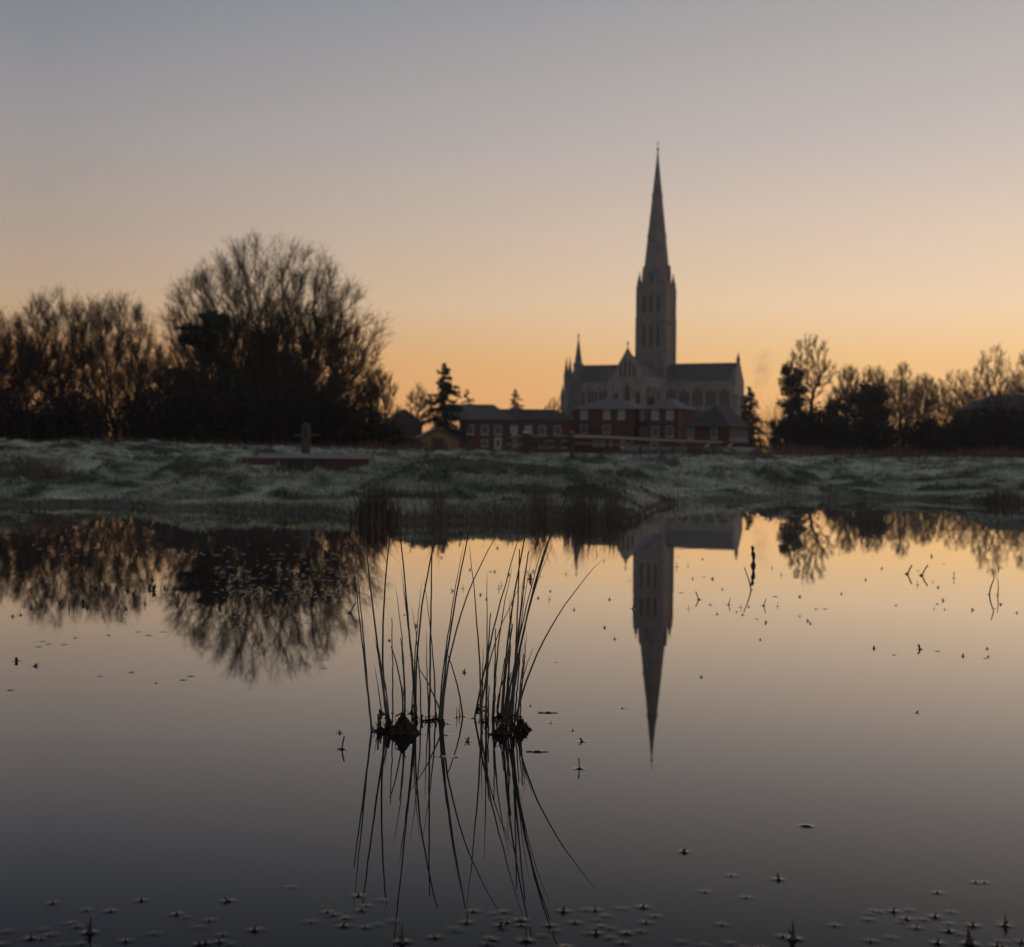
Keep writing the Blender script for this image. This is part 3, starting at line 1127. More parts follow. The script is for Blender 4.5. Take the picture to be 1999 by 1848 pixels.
for sx in (-1, 1):
    for sy in (-1, 1):
        pinnacle(tower, sx * 5.2, sy * 5.2, 64.0, 65.4, 70.4, 1.0)

# spire
sp_ = MB()
spz = [(64.3, 5.75), (66.5, 5.45)]
prof = [(5.7, 64.3)]
for z_ in (84.0, 100.0):
    r_ = 5.7 * (1 - (z_ - 64.3) / (119.3 - 64.3)) + 0.02
    prof += [(r_, z_), (r_ + 0.16, z_ + 0.05), (r_ + 0.08, z_ + 1.5), (r_ - 0.15, z_ + 1.55)]
prof += [(0.16, 118.2), (0.5, 118.6), (0.5, 119.2), (0.12, 119.7)]
sp_.lathe(prof, 0, 0, 8, PI / 8)
spire = sp_.build('spire', M['stone_dark'], ct)
cr = MB().box(-0.07, 0.07, -0.07, 0.07, 119.6, 122.2).box(-0.55, 0.55, -0.06, 0.06, 121.1, 121.3)
cr.build('cross', M['metal'], spire)
for k in range(4):                      # gabled lucarnes at the spire foot
    a_ = k * PI / 2
    ca, sa = math.cos(a_), math.sin(a_)
    lu = MB()

    def L3(u, d, z):
        return (d * ca - u * sa, d * sa + u * ca, z)
    rings = []
    for d in (3.6, 5.75):
        rings.append([L3(u, d, z) for u, z in ((-0.95, 64.4), (0.95, 64.4), (0.95, 69.5), (0, 73.0), (-0.95, 69.5))])
    lu.loft(rings)
    lo = lu.build('lucarne', M['stone_dark'], spire)
    MB().loft([[L3(u, 5.76, z) for u, z in ((-0.4, 65.5), (0.4, 65.5), (0.4, 68.8), (0, 69.8), (-0.4, 68.8))],
               [L3(u, 5.80, z) for u, z in ((-0.4, 65.5), (0.4, 65.5), (0.4, 68.8), (0, 69.8), (-0.4, 68.8))]]).build('opening', M['dark_glass'], lo)
    for u_ in (-1.35, 1.35):
        q = L3(u_, 5.2, 0)
        pinnacle(spire, q[0], q[1], 64.3, 68.6, 72.6, 0.42)


def long_arm(x0, x1, name_w, name_r):
    """an arm of the church along local x: high vessel, lean-to aisle in front"""
    lo, hi = min(x0, x1), max(x0, x1)
    w = MB()
    w.box(lo, hi, -6.0, 6.0, 0, 26.2)
    w.box(lo, hi, -6.25, -6.003, 25.4, 27.0)
    w.box(lo, hi, 6.003, 6.25, 25.4, 27.0)
    w.box(lo, hi, -12.5, -6.26, 0, 12.5)
    w.box(lo, hi, -12.75, -12.503, 11.8, 13.2)
    w.box(lo, hi, 6.26, 12.5, 0, 12.5)
    n = max(2, int(round((hi - lo) / 5.6)))
    wins = []
    for i in range(n + 1):
        b_ = lo + 0.45 + (hi - lo - 0.9) * i / n
        w.box(b_ - 0.45, b_ + 0.45, -7.0, -6.26, 13.3, 25.39)
        w.box(b_ - 0.55, b_ + 0.55, -14.2, -12.76, 0, 9.5)
        w.box(b_ - 0.5, b_ + 0.5, -13.5, -12.76, 9.503, 12.6)
    for i in range(n):
        c_ = lo + 0.45 + (hi - lo - 0.9) * (i + 0.5) / n
        for du in (-1.35, 0.0, 1.35):
            wins.append((c_ + du, -6.0, 17.5, 23.6 + (0.9 if du == 0 else 0), 0.95))
        for du in (-1.0, 1.0):
            wins.append((c_ + du, -12.5, 4.0, 10.3, 1.15))
    wall = MB()
    wall.v, wall.f = w.v, w.f
    for s_, off, z0, z1, ww in wins:
        big = [(u + (0.2 if u > 0 else -0.2 if u < 0 else 0), z + (0.3 if z > z0 + .1 else -.2)) for u, z in arch(ww, z0, z1)]
        wall.loft([[(s_ + u, off + 0.05, z) for u, z in big], [(s_ + u, off - 0.10, z) for u, z in big]])
    wo_ = wall.build(name_w, M['stone'], ct)
    for s_, off, z0, z1, ww in wins:
        lancet(wo_, MB(), 'f', s_, off - 0.02, z0, z1, ww)
    r = MB()
    r.loft([[(lo, -6.0, 26.25), (lo, 6.0, 26.25), (lo, 0.0, 34.0)], [(hi, -6.0, 26.25), (hi, 6.0, 26.25), (hi, 0.0, 34.0)]])
    r.box(lo, hi, -0.14, 0.14, 33.75, 34.35)
    r.loft([[(lo, -12.45, 12.55), (lo, -6.27, 12.55), (lo, -6.27, 15.6)], [(hi, -12.45, 12.55), (hi, -6.27, 12.55), (hi, -6.27, 15.6)]])
    r.build(name_r, M['lead'], ct)


long_arm(-32.5, -5.5, 'nave_wall', 'roof')
long_arm(5.5, 33.4, 'choir_wall', 'roof')

# end gable of the right hand arm, with its little pinnacle and low chapel
gb = MB()
gb.loft([[(33.403, -6.3, 0), (33.403, 6.3, 0), (33.403, 6.3, 27), (33.403, 0, 35.0), (33.403, -6.3, 27)], [(34.3, -6.3, 0), (34.3, 6.3, 0), (34.3, 6.3, 27), (34.3, 0, 35.0), (34.3, -6.3, 27)]])
gb.box(34.31, 35.6, -6.0, -4.6, 0, 22)
gb.box(34.31, 35.6, 4.6, 6.0, 0, 22)
gb.box(34.31, 39.0, -4.5, 4.5, 0, 11)
gbo = gb.build('end_gable', M['stone'], ct)
for s_ in (-2.2, 0, 2.2):
    lancet(gbo, MB(), 'r', s_, 34.3, 13, 23, 1.2)
pinnacle(gbo, 33.7, 0.0, 33.5, 35.5, 38.5, 0.7)
pinnacle(gbo, 33.7, -6.0, 25.5, 28.5, 32.5, 0.8)

# transept running towards the viewer
ts = MB()
ts.box(-6.9, 6.9, -31.0, -14.3, 0, 26.9)
ts.box(-5.4, 6.9, -14.29, -5.6, 12.6, 26.9)
ts.loft([[(-6.9, -31.3, 0), (6.9, -31.3, 0), (6.9, -31.3, 27.2), (0, -31.3, 38.9), (-6.9, -31.3, 27.2)], [(-6.9, -31.003, 0), (6.9, -31.003, 0), (6.9, -31.003, 27.2), (0, -31.003, 38.9), (-6.9, -31.003, 27.2)]])
for sx in (-1, 1):
    ts.box(sx * 6.7 - 0.9, sx * 6.7 + 0.9, -32.6, -31.31, 0, 20)
    ts.box(sx * 6.7 - 0.8, sx * 6.7 + 0.8, -32.1, -31.31, 20.003, 27.5)
    ts.box(sx * 2.35 - 0.35, sx * 2.35 + 0.35, -31.9, -31.31, 0, 25.5)
for y_ in (-26, -20.5, -15.2):
    ts.box(6.91, 7.9, y_ - 0.5, y_ + 0.5, 0, 24.5)
ts.box(-6.9, 6.9, -31.62, -31.31, 26.7, 27.2)
ts.box(-5.9, 5.9, -31.55, -31.31, 15.2, 15.6)
ts.box(6.91, 7.2, -31.0, -5.6, 26.2, 27.6)
tso = ts.build('transept_wall', M['stone'], ct)
for s_, z0, z1, w_ in ((-2.7, 28, 32.5, 0.85), (-0.9, 28, 34.4, 0.85), (0.9, 28, 34.4, 0.85), (2.7, 28, 32.5, 0.85), (-4.3, 16.4, 22.6, 1.6), (0, 16.4, 25.2, 2.1), (4.3, 16.4, 22.6, 1.6),
                       (-4.3, 5, 12, 1.5), (0, 5, 13, 1.7), (4.3, 5, 12, 1.5)):
    lancet(tso, MB(), 'f', s_, -31.3, z0, z1, w_)
for y_ in (-28.5, -23.2, -17.8):
    for dy_ in (-0.95, 0.95):
        lancet(tso, MB(), 'r', y_ + dy_, 6.9, 16.5, 24, 1.1)
cr = MB().box(-0.12, 0.12, -31.3, -31.06, 38.5, 41.3).box(-0.6, 0.6, -31.28, -31.08, 40.2, 40.5)
cr.build('cross', M['stone_dark'], tso)
tr = MB()
tr.loft([[(-6.8, -31.0, 27.0), (6.8, -31.0, 27.0), (0, -31.0, 36.6)], [(-6.8, -5.6, 27.0), (6.8, -5.6, 27.0), (0, -5.6, 34.2)]])
tr.build('roof', M['lead'], ct)
for sx in (-1, 1):
    pinnacle(tso, sx * 6.7, -31.7, 27.5, 28.6, 31.5, 0.55)

# west front: end wall, tall stair turret and smaller pinnacles
wf = MB()
wf.box(-34.4, -32.503, -11.0, 11.0, 0, 27.5)
wf.loft([[(-34.4, -6.2, 27.503), (-34.4, 6.2, 27.503), (-34.4, 0, 34.6)], [(-32.503, -6.2, 27.503), (-32.503, 6.2, 27.503), (-32.503, 0, 34.6)]])
wf.box(-34.55, -32.4, -11.15, 11.15, 26.0, 26.5)
wf.box(-34.55, -32.4, -11.15, 11.15, 17.0, 17.4)
wf.box(-35.4, -32.6, -12.3, -11.17, 0, 18)
wf.box(-35.0, -32.8, -11.9, -11.17, 18.003, 24)
wfo = wf.build('west_front', M['stone'], ct)
tt = MB()
tt.lathe([(2.0, 0), (2.0, 30), (2.25, 30.1), (2.25, 30.7), (1.9, 30.8), (1.9, 34.0), (2.15, 34.1), (2.15, 34.7), (1.55, 34.8), (0.12, 45.2), (0.35, 45.6), (0.35, 46.0), (0.05, 47.0)], -30.9, -5.2, 8, PI / 8)
tt.build('turret', M['stone_dark'], ct)
for (x_, y_, z0, zs, z1, r_) in ((-33.7, -10.8, 24, 29.5, 37.0, 1.0), (-33.7, -7.0, 27.4, 31.5, 37.4, 0.8), (-34.9, -11.8, 18, 21.5, 26.0, 0.8)):
    pinnacle(wfo, x_, y_, z0, zs, z1, r_)

# ------------------------------------------------------------------ parked cars
def car(px_, Y_, rz, paint, label):
    o = empty('parked_car', on_ground(px_, Y_), rz)
    tag(o, label, 'car', 'cars parked by the brick houses')
    b = MB()
    st = [(-2.1, .35, .75, .78), (-1.95, .25, .95, .84), (-1.2, .22, 1.0, .86), (0.6, .22, 0.98, .86), (1.6, .24, .88, .84), (2.05, .3, .75, .76), (2.15, .38, .62, .7)]
    b.loft([[(x, -w, z0), (x, -w * 1.02, (z0 + z1) / 2), (x, -w * .93, z1), (x, w * .93, z1), (x, w * 1.02, (z0 + z1) / 2), (x, w, z0)] for x, z0, z1, w in st])
    b.build('body', paint, o, smooth=False)
    c = MB()
    cs = [(-1.75, .96, .97, .72), (-1.2, .96, 1.40, .66), (-0.4, .96, 1.50, .64), (0.3, .96, 1.45, .64), (1.15, .94, .95, .72)]
    c.loft([[(x, -.80, z0), (x, -w, z1), (x, w, z1), (x, .80, z0)] for x, z0, z1, w in cs])
    c.build('cabin', M['dark_glass'], o)
    r = MB().loft([[(x, -w, z), (x, -w, z + .04), (x, w, z + .04), (x, w, z)] for x, z, w in ((-1.25, 1.392, .63), (-0.4, 1.502, .62), (0.3, 1.452, .62))])
    r.build('roof', paint, o)
    for x in (-1.35, 1.35):
        for y in (-.83, .83):
            w = MB()
            w.loft([[(x + .32 * math.cos(k * PI / 8), y - .1, .32 + .32 * math.sin(k * PI / 8)) for k in range(16)], [(x + .32 * math.cos(k * PI / 8), y + .1, .32 + .32 * math.sin(k * PI / 8)) for k in range(16)]])
            wh = w.build('wheel', M['rubber'], o)
            sg = -1 if y < 0 else 1
            MB().loft([[(x + .2 * math.cos(k * PI / 8), y + sg * .102, .32 + .2 * math.sin(k * PI / 8)) for k in range(16)], [(x + .18 * math.cos(k * PI / 8), y + sg * .112, .32 + .18 * math.sin(k * PI / 8)) for k in range(16)]]).build('rim', M['metal'], wh)
    for y in (-.55, .55):
        MB().box(2.06, 2.13, y - .16, y + .16, .58, .70).build('headlight', M['pale_glass'], o)
    return o


def paint(name, c):
    return mat(name, c, 0.35, 0.05, 2, spec=0.6)


car(1243, 205, R(8), paint('silver_paint', (0.15, 0.155, 0.165)), 'silver car parked in front of the brick house behind the rail fence')
car(1308, 200, R(172), paint('grey_paint', (0.11, 0.115, 0.125)), 'frosted grey car parked at the gap between brick house and barn')
car(1403, 195, R(10), paint('dark_paint', (0.07, 0.07, 0.08)), 'dark car with bright headlamp parked in front of the barn')
car(1447, 190, R(5), paint('white_paint_car', (0.24, 0.24, 0.23)), 'pale car parked at the right hand corner of the barn')

# ------------------------------------------------------------------ trees on the left
def PPM(Y_):
    return FPX / Y_


Yb = 130
Hb = 17.5
bare_tree('bare_tree', on_ground(522, Yb), 'tallest of the broad leafless trees on the left with a domed crown', seed=3, H=Hb, Wd=19.2, env=dome(Hb, 18.4, 0.36, 2, 2.3), n=2300, trunk_h=0.07,
          trunk_r=0.48, twig_r=0.0092, twl=1.25, nt=6, nf=5, alpha=0.50, up=0.40, rmin=1.2)
bare_tree('bare_tree', on_ground(600, Yb + 5), 'dark leafless thicket tree inside the right half of the big domed crown', seed=9, H=12.6, Wd=13.0, env=dome(12.6, 13.0, 0.36, 1), n=1300, trunk_h=0.06,
          trunk_r=0.3, twig_r=0.021, twl=1.0, nt=5, nf=3, alpha=0.45)
bare_tree('bare_tree', on_ground(455, Yb + 6), 'dark leafless thicket tree inside the left half of the big domed crown', seed=19, H=11.6, Wd=13, env=dome(11.6, 13.0, 0.36, 4), n=1300, trunk_h=0.06,
          trunk_r=0.3, twig_r=0.021, twl=1.0, nt=5, nf=3, alpha=0.45)
bare_tree('bare_tree', on_ground(738, Yb - 4), 'small leafless tree at the right foot of the big domed tree', seed=12, H=6.6, Wd=3.4, env=lobed(6.6, 3.4, 0.6, 12), n=260, trunk_h=0.1,
          trunk_r=0.12, twig_r=0.013, twl=0.55, alpha=0.4)
YL = 112
for px_, top, wd, sd, z0, lab in ((-24, 612, 8.4, 21, 1.6, 'leafless tree cut by the left edge of the picture'), (108, 580, 9.0, 22, 1.6, 'spreading leafless tree second from the left edge'),
                                  (226, 592, 7.4, 23, 1.4, 'leafless tree with open crown just left of the big domed tree')):
    h_ = (876 - top) / PPM(YL) + 0.1
    bare_tree('bare_tree', on_ground(px_, YL), lab, seed=sd, H=h_, Wd=wd, env=lobed(h_, wd, z0, sd, 11), n=720, trunk_h=0.10, trunk_r=0.20, twig_r=0.0080, twl=0.9, nt=6, nf=4, alpha=0.45, rmin=1.1)
bare_tree('bare_tree', on_ground(55, 117), 'darker low leafless tree behind the two trees nearest the left edge', seed=24, H=8.2, Wd=8.0, env=dome(8.2, 8.0, 0.35, 3), n=700, trunk_h=0.08, trunk_r=0.2, twig_r=0.014, twl=0.75)
bare_tree('bare_tree', on_ground(300, 118), 'low twiggy leafless tree in the dip left of the big domed tree', seed=26, H=7.9, Wd=5.4, env=dome(7.9, 5.4, 0.35, 3), n=420, trunk_h=0.1, trunk_r=0.14, twig_r=0.013, twl=0.7)
# dark layered evergreen in front of the big tree
rg = np.random.RandomState(5)
cs, rs = [], []
for k in range(26):
    zz = 1.4 + 9.3 * rg.rand()
    wd = 3.2 * (1.05 - zz / 13.5)
    cs.append(((rg.rand() - .5) * 2 * wd + (0.6 if zz > 9 else 0), (rg.rand() - .5) * 2.2, zz))
    rs.append((1.5 * (1.15 - zz / 15), 1.1, 0.42))
cs += [(1.2, 0.0, 10.2), (-1.2, 0.3, 9.6)]
rs += [(1.3, .8, .35), (1.4, .8, .35)]
evergreen('cedar_tree', on_ground(398, 122), 'dark evergreen with flat layered boughs against the big bare tree', 5, 12.0, cs, rs, 13000, 0.15, M['needle'], 0.28)

# thicket under the trees: one dark mass of brambles and scrub nobody could count
def thicket(name, px0, px1, Y0, hs, n, seed, material, size, depth=8.0, label=None, twn=0):
    rg = np.random.RandomState(seed)
    xl, xr = at(px0, 880, Y0).x, at(px1, 880, Y0).x
    cs, rs = [], []
    m = int((xr - xl) / 1.5)
    for k in range(m * 3):
        x = xl + (xr - xl) * rg.rand()
        pxx = px0 + (px1 - px0) * (x - xl) / (xr - xl)
        h = np.interp(pxx, [q[0] for q in hs], [q[1] for q in hs]) * (0.6 + 0.5 * rg.rand())
        y = Y0 + depth * (rg.rand() - 0.5)
        z0 = gz(x, y)
        cs.append((x, y, z0 + h * 0.42))
        rs.append((0.9 + 0.9 * rg.rand(), 1.0, max(0.3, h * 0.55)))
    v, q = leaf_cloud(rg, cs, rs, n, size)
    # upright whippy shoots
    if twn:
        x = xl + (xr - xl) * rg.rand(twn)
        y = Y0 + depth * (rg.rand(twn) - 0.5)
        pxx = px0 + (px1 - px0) * (x - xl) / (xr - xl)
        h = np.interp(pxx, [a[0] for a in hs], [a[1] for a in hs]) * (0.7 + 0.7 * rg.rand(twn))
        st = np.stack([x, y, ground(x, y)], 1)
        P_, R_ = grow(rg, st, np.stack([rg.normal(0, .25, twn), rg.normal(0, .25, twn), np.ones(twn)], 1), h, np.full(twn, 0.022), 5, 0.10, 0.03, 0.3)
        v2, q2 = tubes(P_, R_, 3)
        q = np.concatenate([q, q2 + len(v)])
        v = np.concatenate([v, v2])
    o = mesh_np(name, v, q, material)
    tag(o, label, 'undergrowth', kind='stuff')
    return o


thicket('undergrowth', -120, 770, 108, [(-120, 3.6), (60, 3.4), (120, 4.2), (190, 4.8), (240, 5.2), (300, 4.6), (420, 5.2), (600, 5.2), (700, 4.2), (745, 2.2), (770, 1.3)], 42000, 61,
        M['bramble'], 0.16, 10, 'dark tangle of scrub and bramble under the bare trees on the left', 2600)
thicket('undergrowth', 735, 800, 150, [(735, 1.6), (770, 2.2), (800, 1.2)], 3500, 62, M['bramble'], 0.16, 5, 'dark low bush between the big tree and the shed', 120)

thicket('undergrowth', 838, 902, 178, [(838, 2.6), (866, 4.2), (890, 3.4), (902, 1.6)], 5000, 64, M['bramble'], 0.15, 4, 'dark scrub round the foot of the spruce', 200)
# middle distance
conifer('spruce_tree', on_ground(866, 185), 'tall ragged spruce standing over the small shed', 31, 10.8, 9.6, 28, 5, 0.5, 0.35, None, 60, 0.45)
h_ = (874 - 744) / PPM(225)
bare_tree('bare_tree', on_ground(817, 225), 'small pale leafless tree just left of the spruce', seed=33, H=h_, Wd=4.4, env=lobed(h_, 4.4, 3.2, 33, 7), n=240, trunk_h=0.3, trunk_r=0.15, twig_r=0.014, twl=0.7, nt=4, nf=2)
conifer('pine_tree', on_ground(911, 250), 'small ragged pine top just right of the spruce', 34, 10.3, 9.0, 20, 4, 0.55, 0.2)
conifer('fir_tree', on_ground(1004.5, 262), 'small pointed fir rising behind the long dark roof', 35, 10.9, 9.5, 26, 5, 0.4, 0.3)
h_ = (880 - 772) / PPM(300)
bare_tree('bare_tree', on_ground(1083, 300), 'thin leafless treetop at the left foot of the cathedral', seed=36, H=h_, Wd=5, env=lobed(h_, 5, 5.0, 36, 6), n=110, trunk_h=0.4, trunk_r=0.16, twig_r=0.02, twl=0.9, nt=3, nf=2)
conifer('fir_tree', on_ground(1462, 300), 'dark bushy fir against the right end of the cathedral', 37, 13.4, 11.0, 26, 5, 0.4, 0.2, nl=0.55)

# trees on the right
rg = np.random.RandomState(71)
Yi = 245
cs, rs = [], []
for k in range(64):
    zz = 1.0 + 13.4 * rg.rand()
    wd = 2.9 * (1.08 - (zz / 16.5) ** 2)
    cs.append(((rg.rand() - .5) * 2 * wd, (rg.rand() - .5) * 3, zz))
    rs.append((0.8, 0.9, 0.8))
evergreen('ivy_tree', on_ground(1543, Yi), 'dark ivy clad tree right of the cathedral', 71, 14.6, cs, rs, 11000, 0.2, M['ivy'], 0.3)
h_ = (879 - 642) / PPM(265)
bare_tree('bare_tree', on_ground(1584, 265), 'tallest leafless tree on the right beside the ivy clad tree', seed=72, H=h_, Wd=9.4, env=lobed(h_, 9.4, 9.0, 77, 9), n=420, trunk_h=0.40, trunk_r=0.34, twig_r=0.019, twl=0.8, nt=4, nf=3, alpha=0.3)
cs, rs = [], []
for k in range(56):
    zz = 0.8 + 9.3 * rg.rand()
    wd = 3.5 * (1.1 - (zz / 11.5) ** 2)
    cs.append(((rg.rand() - .5) * 2 * wd + 0.7 * (zz / 10), (rg.rand() - .5) * 3, zz))
    rs.append((0.85, 0.9, 0.8))
evergreen('holly_tree', on_ground(1692, 220), 'broad dark evergreen in the middle of the right hand trees', 73, 10.4, cs, rs, 10000, 0.2, M['ivy'], 0.25)
cs, rs = [], []
for k in range(30):
    zz = 0.8 + 8.2 * rg.rand()
    cs.append(((rg.rand() - .5) * 3.4, (rg.rand() - .5) * 2, zz))
    rs.append((0.75, .8, 0.75))
evergreen('holly_tree', on_ground(1626, 232), 'narrow dark evergreen left of the broad evergreen', 74, 9.6, cs, rs, 5000, 0.18, M['ivy'], 0.2)

YR = 310
for px_, Y_, h_, w_, sd in ((1648, 290, 13.5, 9, 1), (1735, 285, 15.0, 10, 2), (1815, 280, 14.0, 10, 3), (1905, 290, 14.5, 10, 4), (1985, 285, 14.5, 10, 5)):
    bare_tree('bare_tree', on_ground(px_, Y_), 'low dense leafless tree %s' % {1: 'just left of the broad evergreen', 2: 'at the right side of the broad evergreen', 3: 'left of the round headed tree', 4: 'just in front of the dark house at the right', 5: 'at the right picture edge'}[sd],
              seed=110 + sd, H=h_, Wd=w_, env=dome(h_, w_, 0.4, sd), n=560, trunk_h=0.12, trunk_r=0.25, twig_r=0.017, twl=1.1, nt=5, nf=3)
tmpl = {}
row = [  # px, top, width px, seed, label
    (1655, 705, 52, 81, 'faint leafless tree right of the tallest right hand tree'),
    (1704, 702, 56, 82, 'leafless tree behind the broad dark evergreen'),
    (1762, 693, 66, 83, 'leafless tree with twin tops right of the broad evergreen'),
    (1802, 716, 46, 82, 'low thin leafless tree fourth from the right edge'),
    (1864, 702, 92, 84, 'round headed leafless tree standing third from the right edge'),
    (1940, 664, 84, 85, 'tall leafless tree above the dark house at the right'),
    (2006, 668, 88, 83, 'leafless tree cut by the right edge of the picture'),
]
for px_, top, wpx, sd, lab in row:
    h_ = (880 - top) / PPM(YR)
    w_ = wpx / PPM(YR) * 1.15
    loc = on_ground(px_, YR + (sd % 5) * 4)
    if sd in tmpl:
        o_, h0, w0 = tmpl[sd]
        copy_tree(o_, loc, 2.1, (w_ / w0, w_ / w0, h_ / h0), lab)
    else:
        o_ = bare_tree('bare_tree', loc, lab, seed=sd, H=h_, Wd=w_, env=lobed(h_, w_, h_ * 0.34, sd, 10), n=520, trunk_h=0.26, trunk_r=0.34, twig_r=0.018, twl=0.95, nt=4, nf=3)
        tmpl[sd] = (o_, h_, w_)
thicket('hedge', 1478, 2100, 205, [(1478, 3.5), (1500, 5.5), (1560, 7.0), (1620, 6.0), (1700, 7.0), (1790, 5.6), (1850, 5.2), (1920, 7.2), (2000, 6.4), (2100, 7.0)], 42000, 63,
        M['bramble'], 0.24, 14, 'dark hedge and scrub along the foot of the right hand trees', 2600)

# ------------------------------------------------------------------ dry reeds along the far edge of the meadow
def reed_band(name, px0, px1, Ya, Yb_, n, h0, h1, seed, material, label, w=0.05):
    rg = np.random.RandomState(seed)
    y = Ya + (Yb_ - Ya) * rg.rand(n)
    pxx = px0 + (px1 - px0) * rg.rand(n)
    x = (pxx - 999.5) / FPX * y
    cl = vnoise(x * 0.35, y * 0.2, seed)
    keep = cl > 0.25
    x, y, cl = x[keep], y[keep], cl[keep]
    h = (h0 + (h1 - h0) * rg.rand(len(x)) ** 2) * (0.15 + 1.5 * np.clip(cl - 0.3, 0, 1))
    v, q = blades(rg, x, y, ground(x, y) - 0.03, h, np.full(len(x), w), 0.25)
    o = mesh_np(name, v, q, material)
    tag(o, label, 'reeds', kind='stuff')


reed_band('dry_reeds', -60, 1010, 82, 104, 12000, 0.3, 1.0, 51, M['dry_reed'], 'brown dead grass and reeds in front of the left hand trees', 0.035)
reed_band('dry_reeds', 1470, 2060, 104, 150, 14000, 0.5, 1.4, 52, M['dry_reed'], 'reddish dry reeds in front of the right hand hedge', 0.045)

# ------------------------------------------------------------------ meadow grass
rg = np.random.RandomState(7)
n = 240000
u = rg.rand(n)
yy = 1.0 / ((1 / 14.0) * (1 - u) + (1 / 95.0) * u)
xx = (rg.rand(n) * 2300 - 150 - 999.5) / FPX * yy
s_ = yy - shore(xx)
k = s_ > 0.05
xx, yy, s_ = xx[k], yy[k], s_[k]
bz = bumps(xx, yy)
fro = frost_of(xx, yy) + 0.10 * (rg.rand(len(xx)) - 0.5)
dead = dead_of(xx, yy)
h = (0.02 + 0.045 * rg.rand(len(xx))) * (1 + 2.5 * np.clip(bz, 0, .4))
h *= np.where((rg.rand(len(xx)) > 0.985), 2.0, 1.0)
v, q = blades(rg, xx, yy, ground(xx, yy) - 0.02, h, 0.004 + yy * 0.00060, 1.5)
go = mesh_np('meadow_grass', v, q, M['blade'])
set_attr(go, 'frost', np.repeat(np.clip(fro, 0, 1), 5) * np.tile([.55, .55, .95, .95, 1.1], len(xx)))
set_attr(go, 'dead', np.repeat(dead, 5))
tag(go, 'frosted grass covering the far bank meadow', 'grass', kind='stuff')

# dark dead sedge overhanging the waterline
n = 9000
pxx = rg.rand(n) * 2300 - 150
x0 = (pxx - 999.5) / FPX * 20
yb = shore(x0)
x0 = x0 * yb / 20
yb = shore(x0)
cl = vnoise(x0 * 1.3, x0 * 0 + 1, 44)
y0 = yb + rg.normal(0.10, 0.12, n)
h = (0.02 + 0.07 * rg.rand(n)) * (0.3 + cl) * np.interp(pxx, [300, 420, 690, 1250, 1330], [0.8, 1.4, 1.2, 1.0, 0.7])
v, q = blades(rg, x0, y0, np.maximum(ground(x0, y0), -0.02) - 0.02, h, np.full(n, 0.006), 0.8)
o = mesh_np('bank_sedge', v, q, M['rush_far'])
tag(o, 'dark dead sedge fringing the waterline of the far bank', 'sedge', kind='stuff')

# the rush bed that juts into the water in the middle
n = 6000
pxx = 700 + 555 * rg.rand(n) ** 0.9
cl = vnoise(pxx * 0.035, pxx * 0 + 2.2, 45)
keep = rg.rand(n) < np.clip((0.18 + 1.2 * cl ** 2) * np.interp(pxx, [700, 800, 900, 980, 1200, 1255], [.6, .6, .7, 1.2, 1.1, .5]), 0, 1)
pxx = pxx[keep]
cl = cl[keep]
n = len(pxx)
yb = np.array([on_water(p_, 1021).y for p_ in pxx])
y0 = yb + 0.1 + 1.5 * rg.rand(n) ** 1.5
x0 = (pxx - 999.5) / FPX * y0
h = (0.06 + 0.42 * rg.rand(n) ** 2.2) * (0.30 + 1.1 * cl) * (0.45 + 0.9 * np.interp(pxx, [700, 850, 930, 1000, 1120, 1200, 1255], [.30, .40, .55, .8, .75, .45, .25]))
v, q = blades(rg, x0, y0, np.minimum(ground(x0, y0), 0.05) - 0.05, h + 0.06, np.full(n, 0.006), 0.22, 0.1)
o = mesh_np('rush_bed', v, q, M['rush_far'])
tag(o, 'dark brown rush bed jutting into the water in front of the mound', 'rushes', kind='stuff')


def rush_clump(px_, py_, n, h0, spread, seed, label, material=None, lean=0.3):
    p = on_water(px_, py_)
    z0 = max(gz(p.x, p.y), -0.02)
    o = empty('rush_clump', (p.x, p.y, z0))
    tag(o, label, 'rushes', 'rush clumps on the far bank')
    rg = np.random.RandomState(seed)
    x = np.clip(rg.normal(0, spread, n), -1.9 * spread, 1.9 * spread)
    y = rg.normal(0, spread * 0.6, n)
    h = h0 * (0.45 + 0.6 * rg.rand(n)) * np.exp(-(x / (spread * 2.4)) ** 2)
    v, q = blades(rg, x, y, np.full(n, -0.04), h, np.full(n, 0.008), lean)
    v[:, 0] += v[:, 2] * 0.0
    mesh_np('blades', v, q, material or M['rush_far'], o)
    return o


rush_clump(733, 1019, 420, 0.52, 0.13, 91, 'upright brown rush clump standing alone left of the rush bed')
rush_clump(1958, 982, 520, 0.40, 0.22, 92, 'dark rush clump at the waterline near the right edge')
rush_clump(1478, 925, 260, 0.50, 0.35, 93, 'brown tipped rush clump in the frosty meadow right of the fence', None, 0.5)
rush_clump(78, 968, 600, 0.36, 0.30, 94, 'dark low rush clump on the bank at the far left', None, 0.6)
for px_, py0, py1, lab in ((1779, 889, 934, 'thin lone stalk on the right hand bank, taller one'), (1702, 893, 930, 'thin short stalk left of the taller lone stalk')):
    Yk = 25.5
    a_ = at(px_, py1, Yk)
    b_ = at(px_ + 2, py0, Yk)
    zz = gz(a_.x, Yk) - 0.03
    P_ = np.array([[[a_.x, Yk, zz], [(a_.x + b_.x) / 2 + .01, Yk, (zz + b_.z) / 2], [b_.x, Yk, b_.z]]])
    v, q = tubes(P_, np.array([[.006, .005, .003]]), 6)
    tag(mesh_np('dead_stalk', v - P_[0, 0], q, M['rush_far'], loc=P_[0, 0]), lab, 'plant')

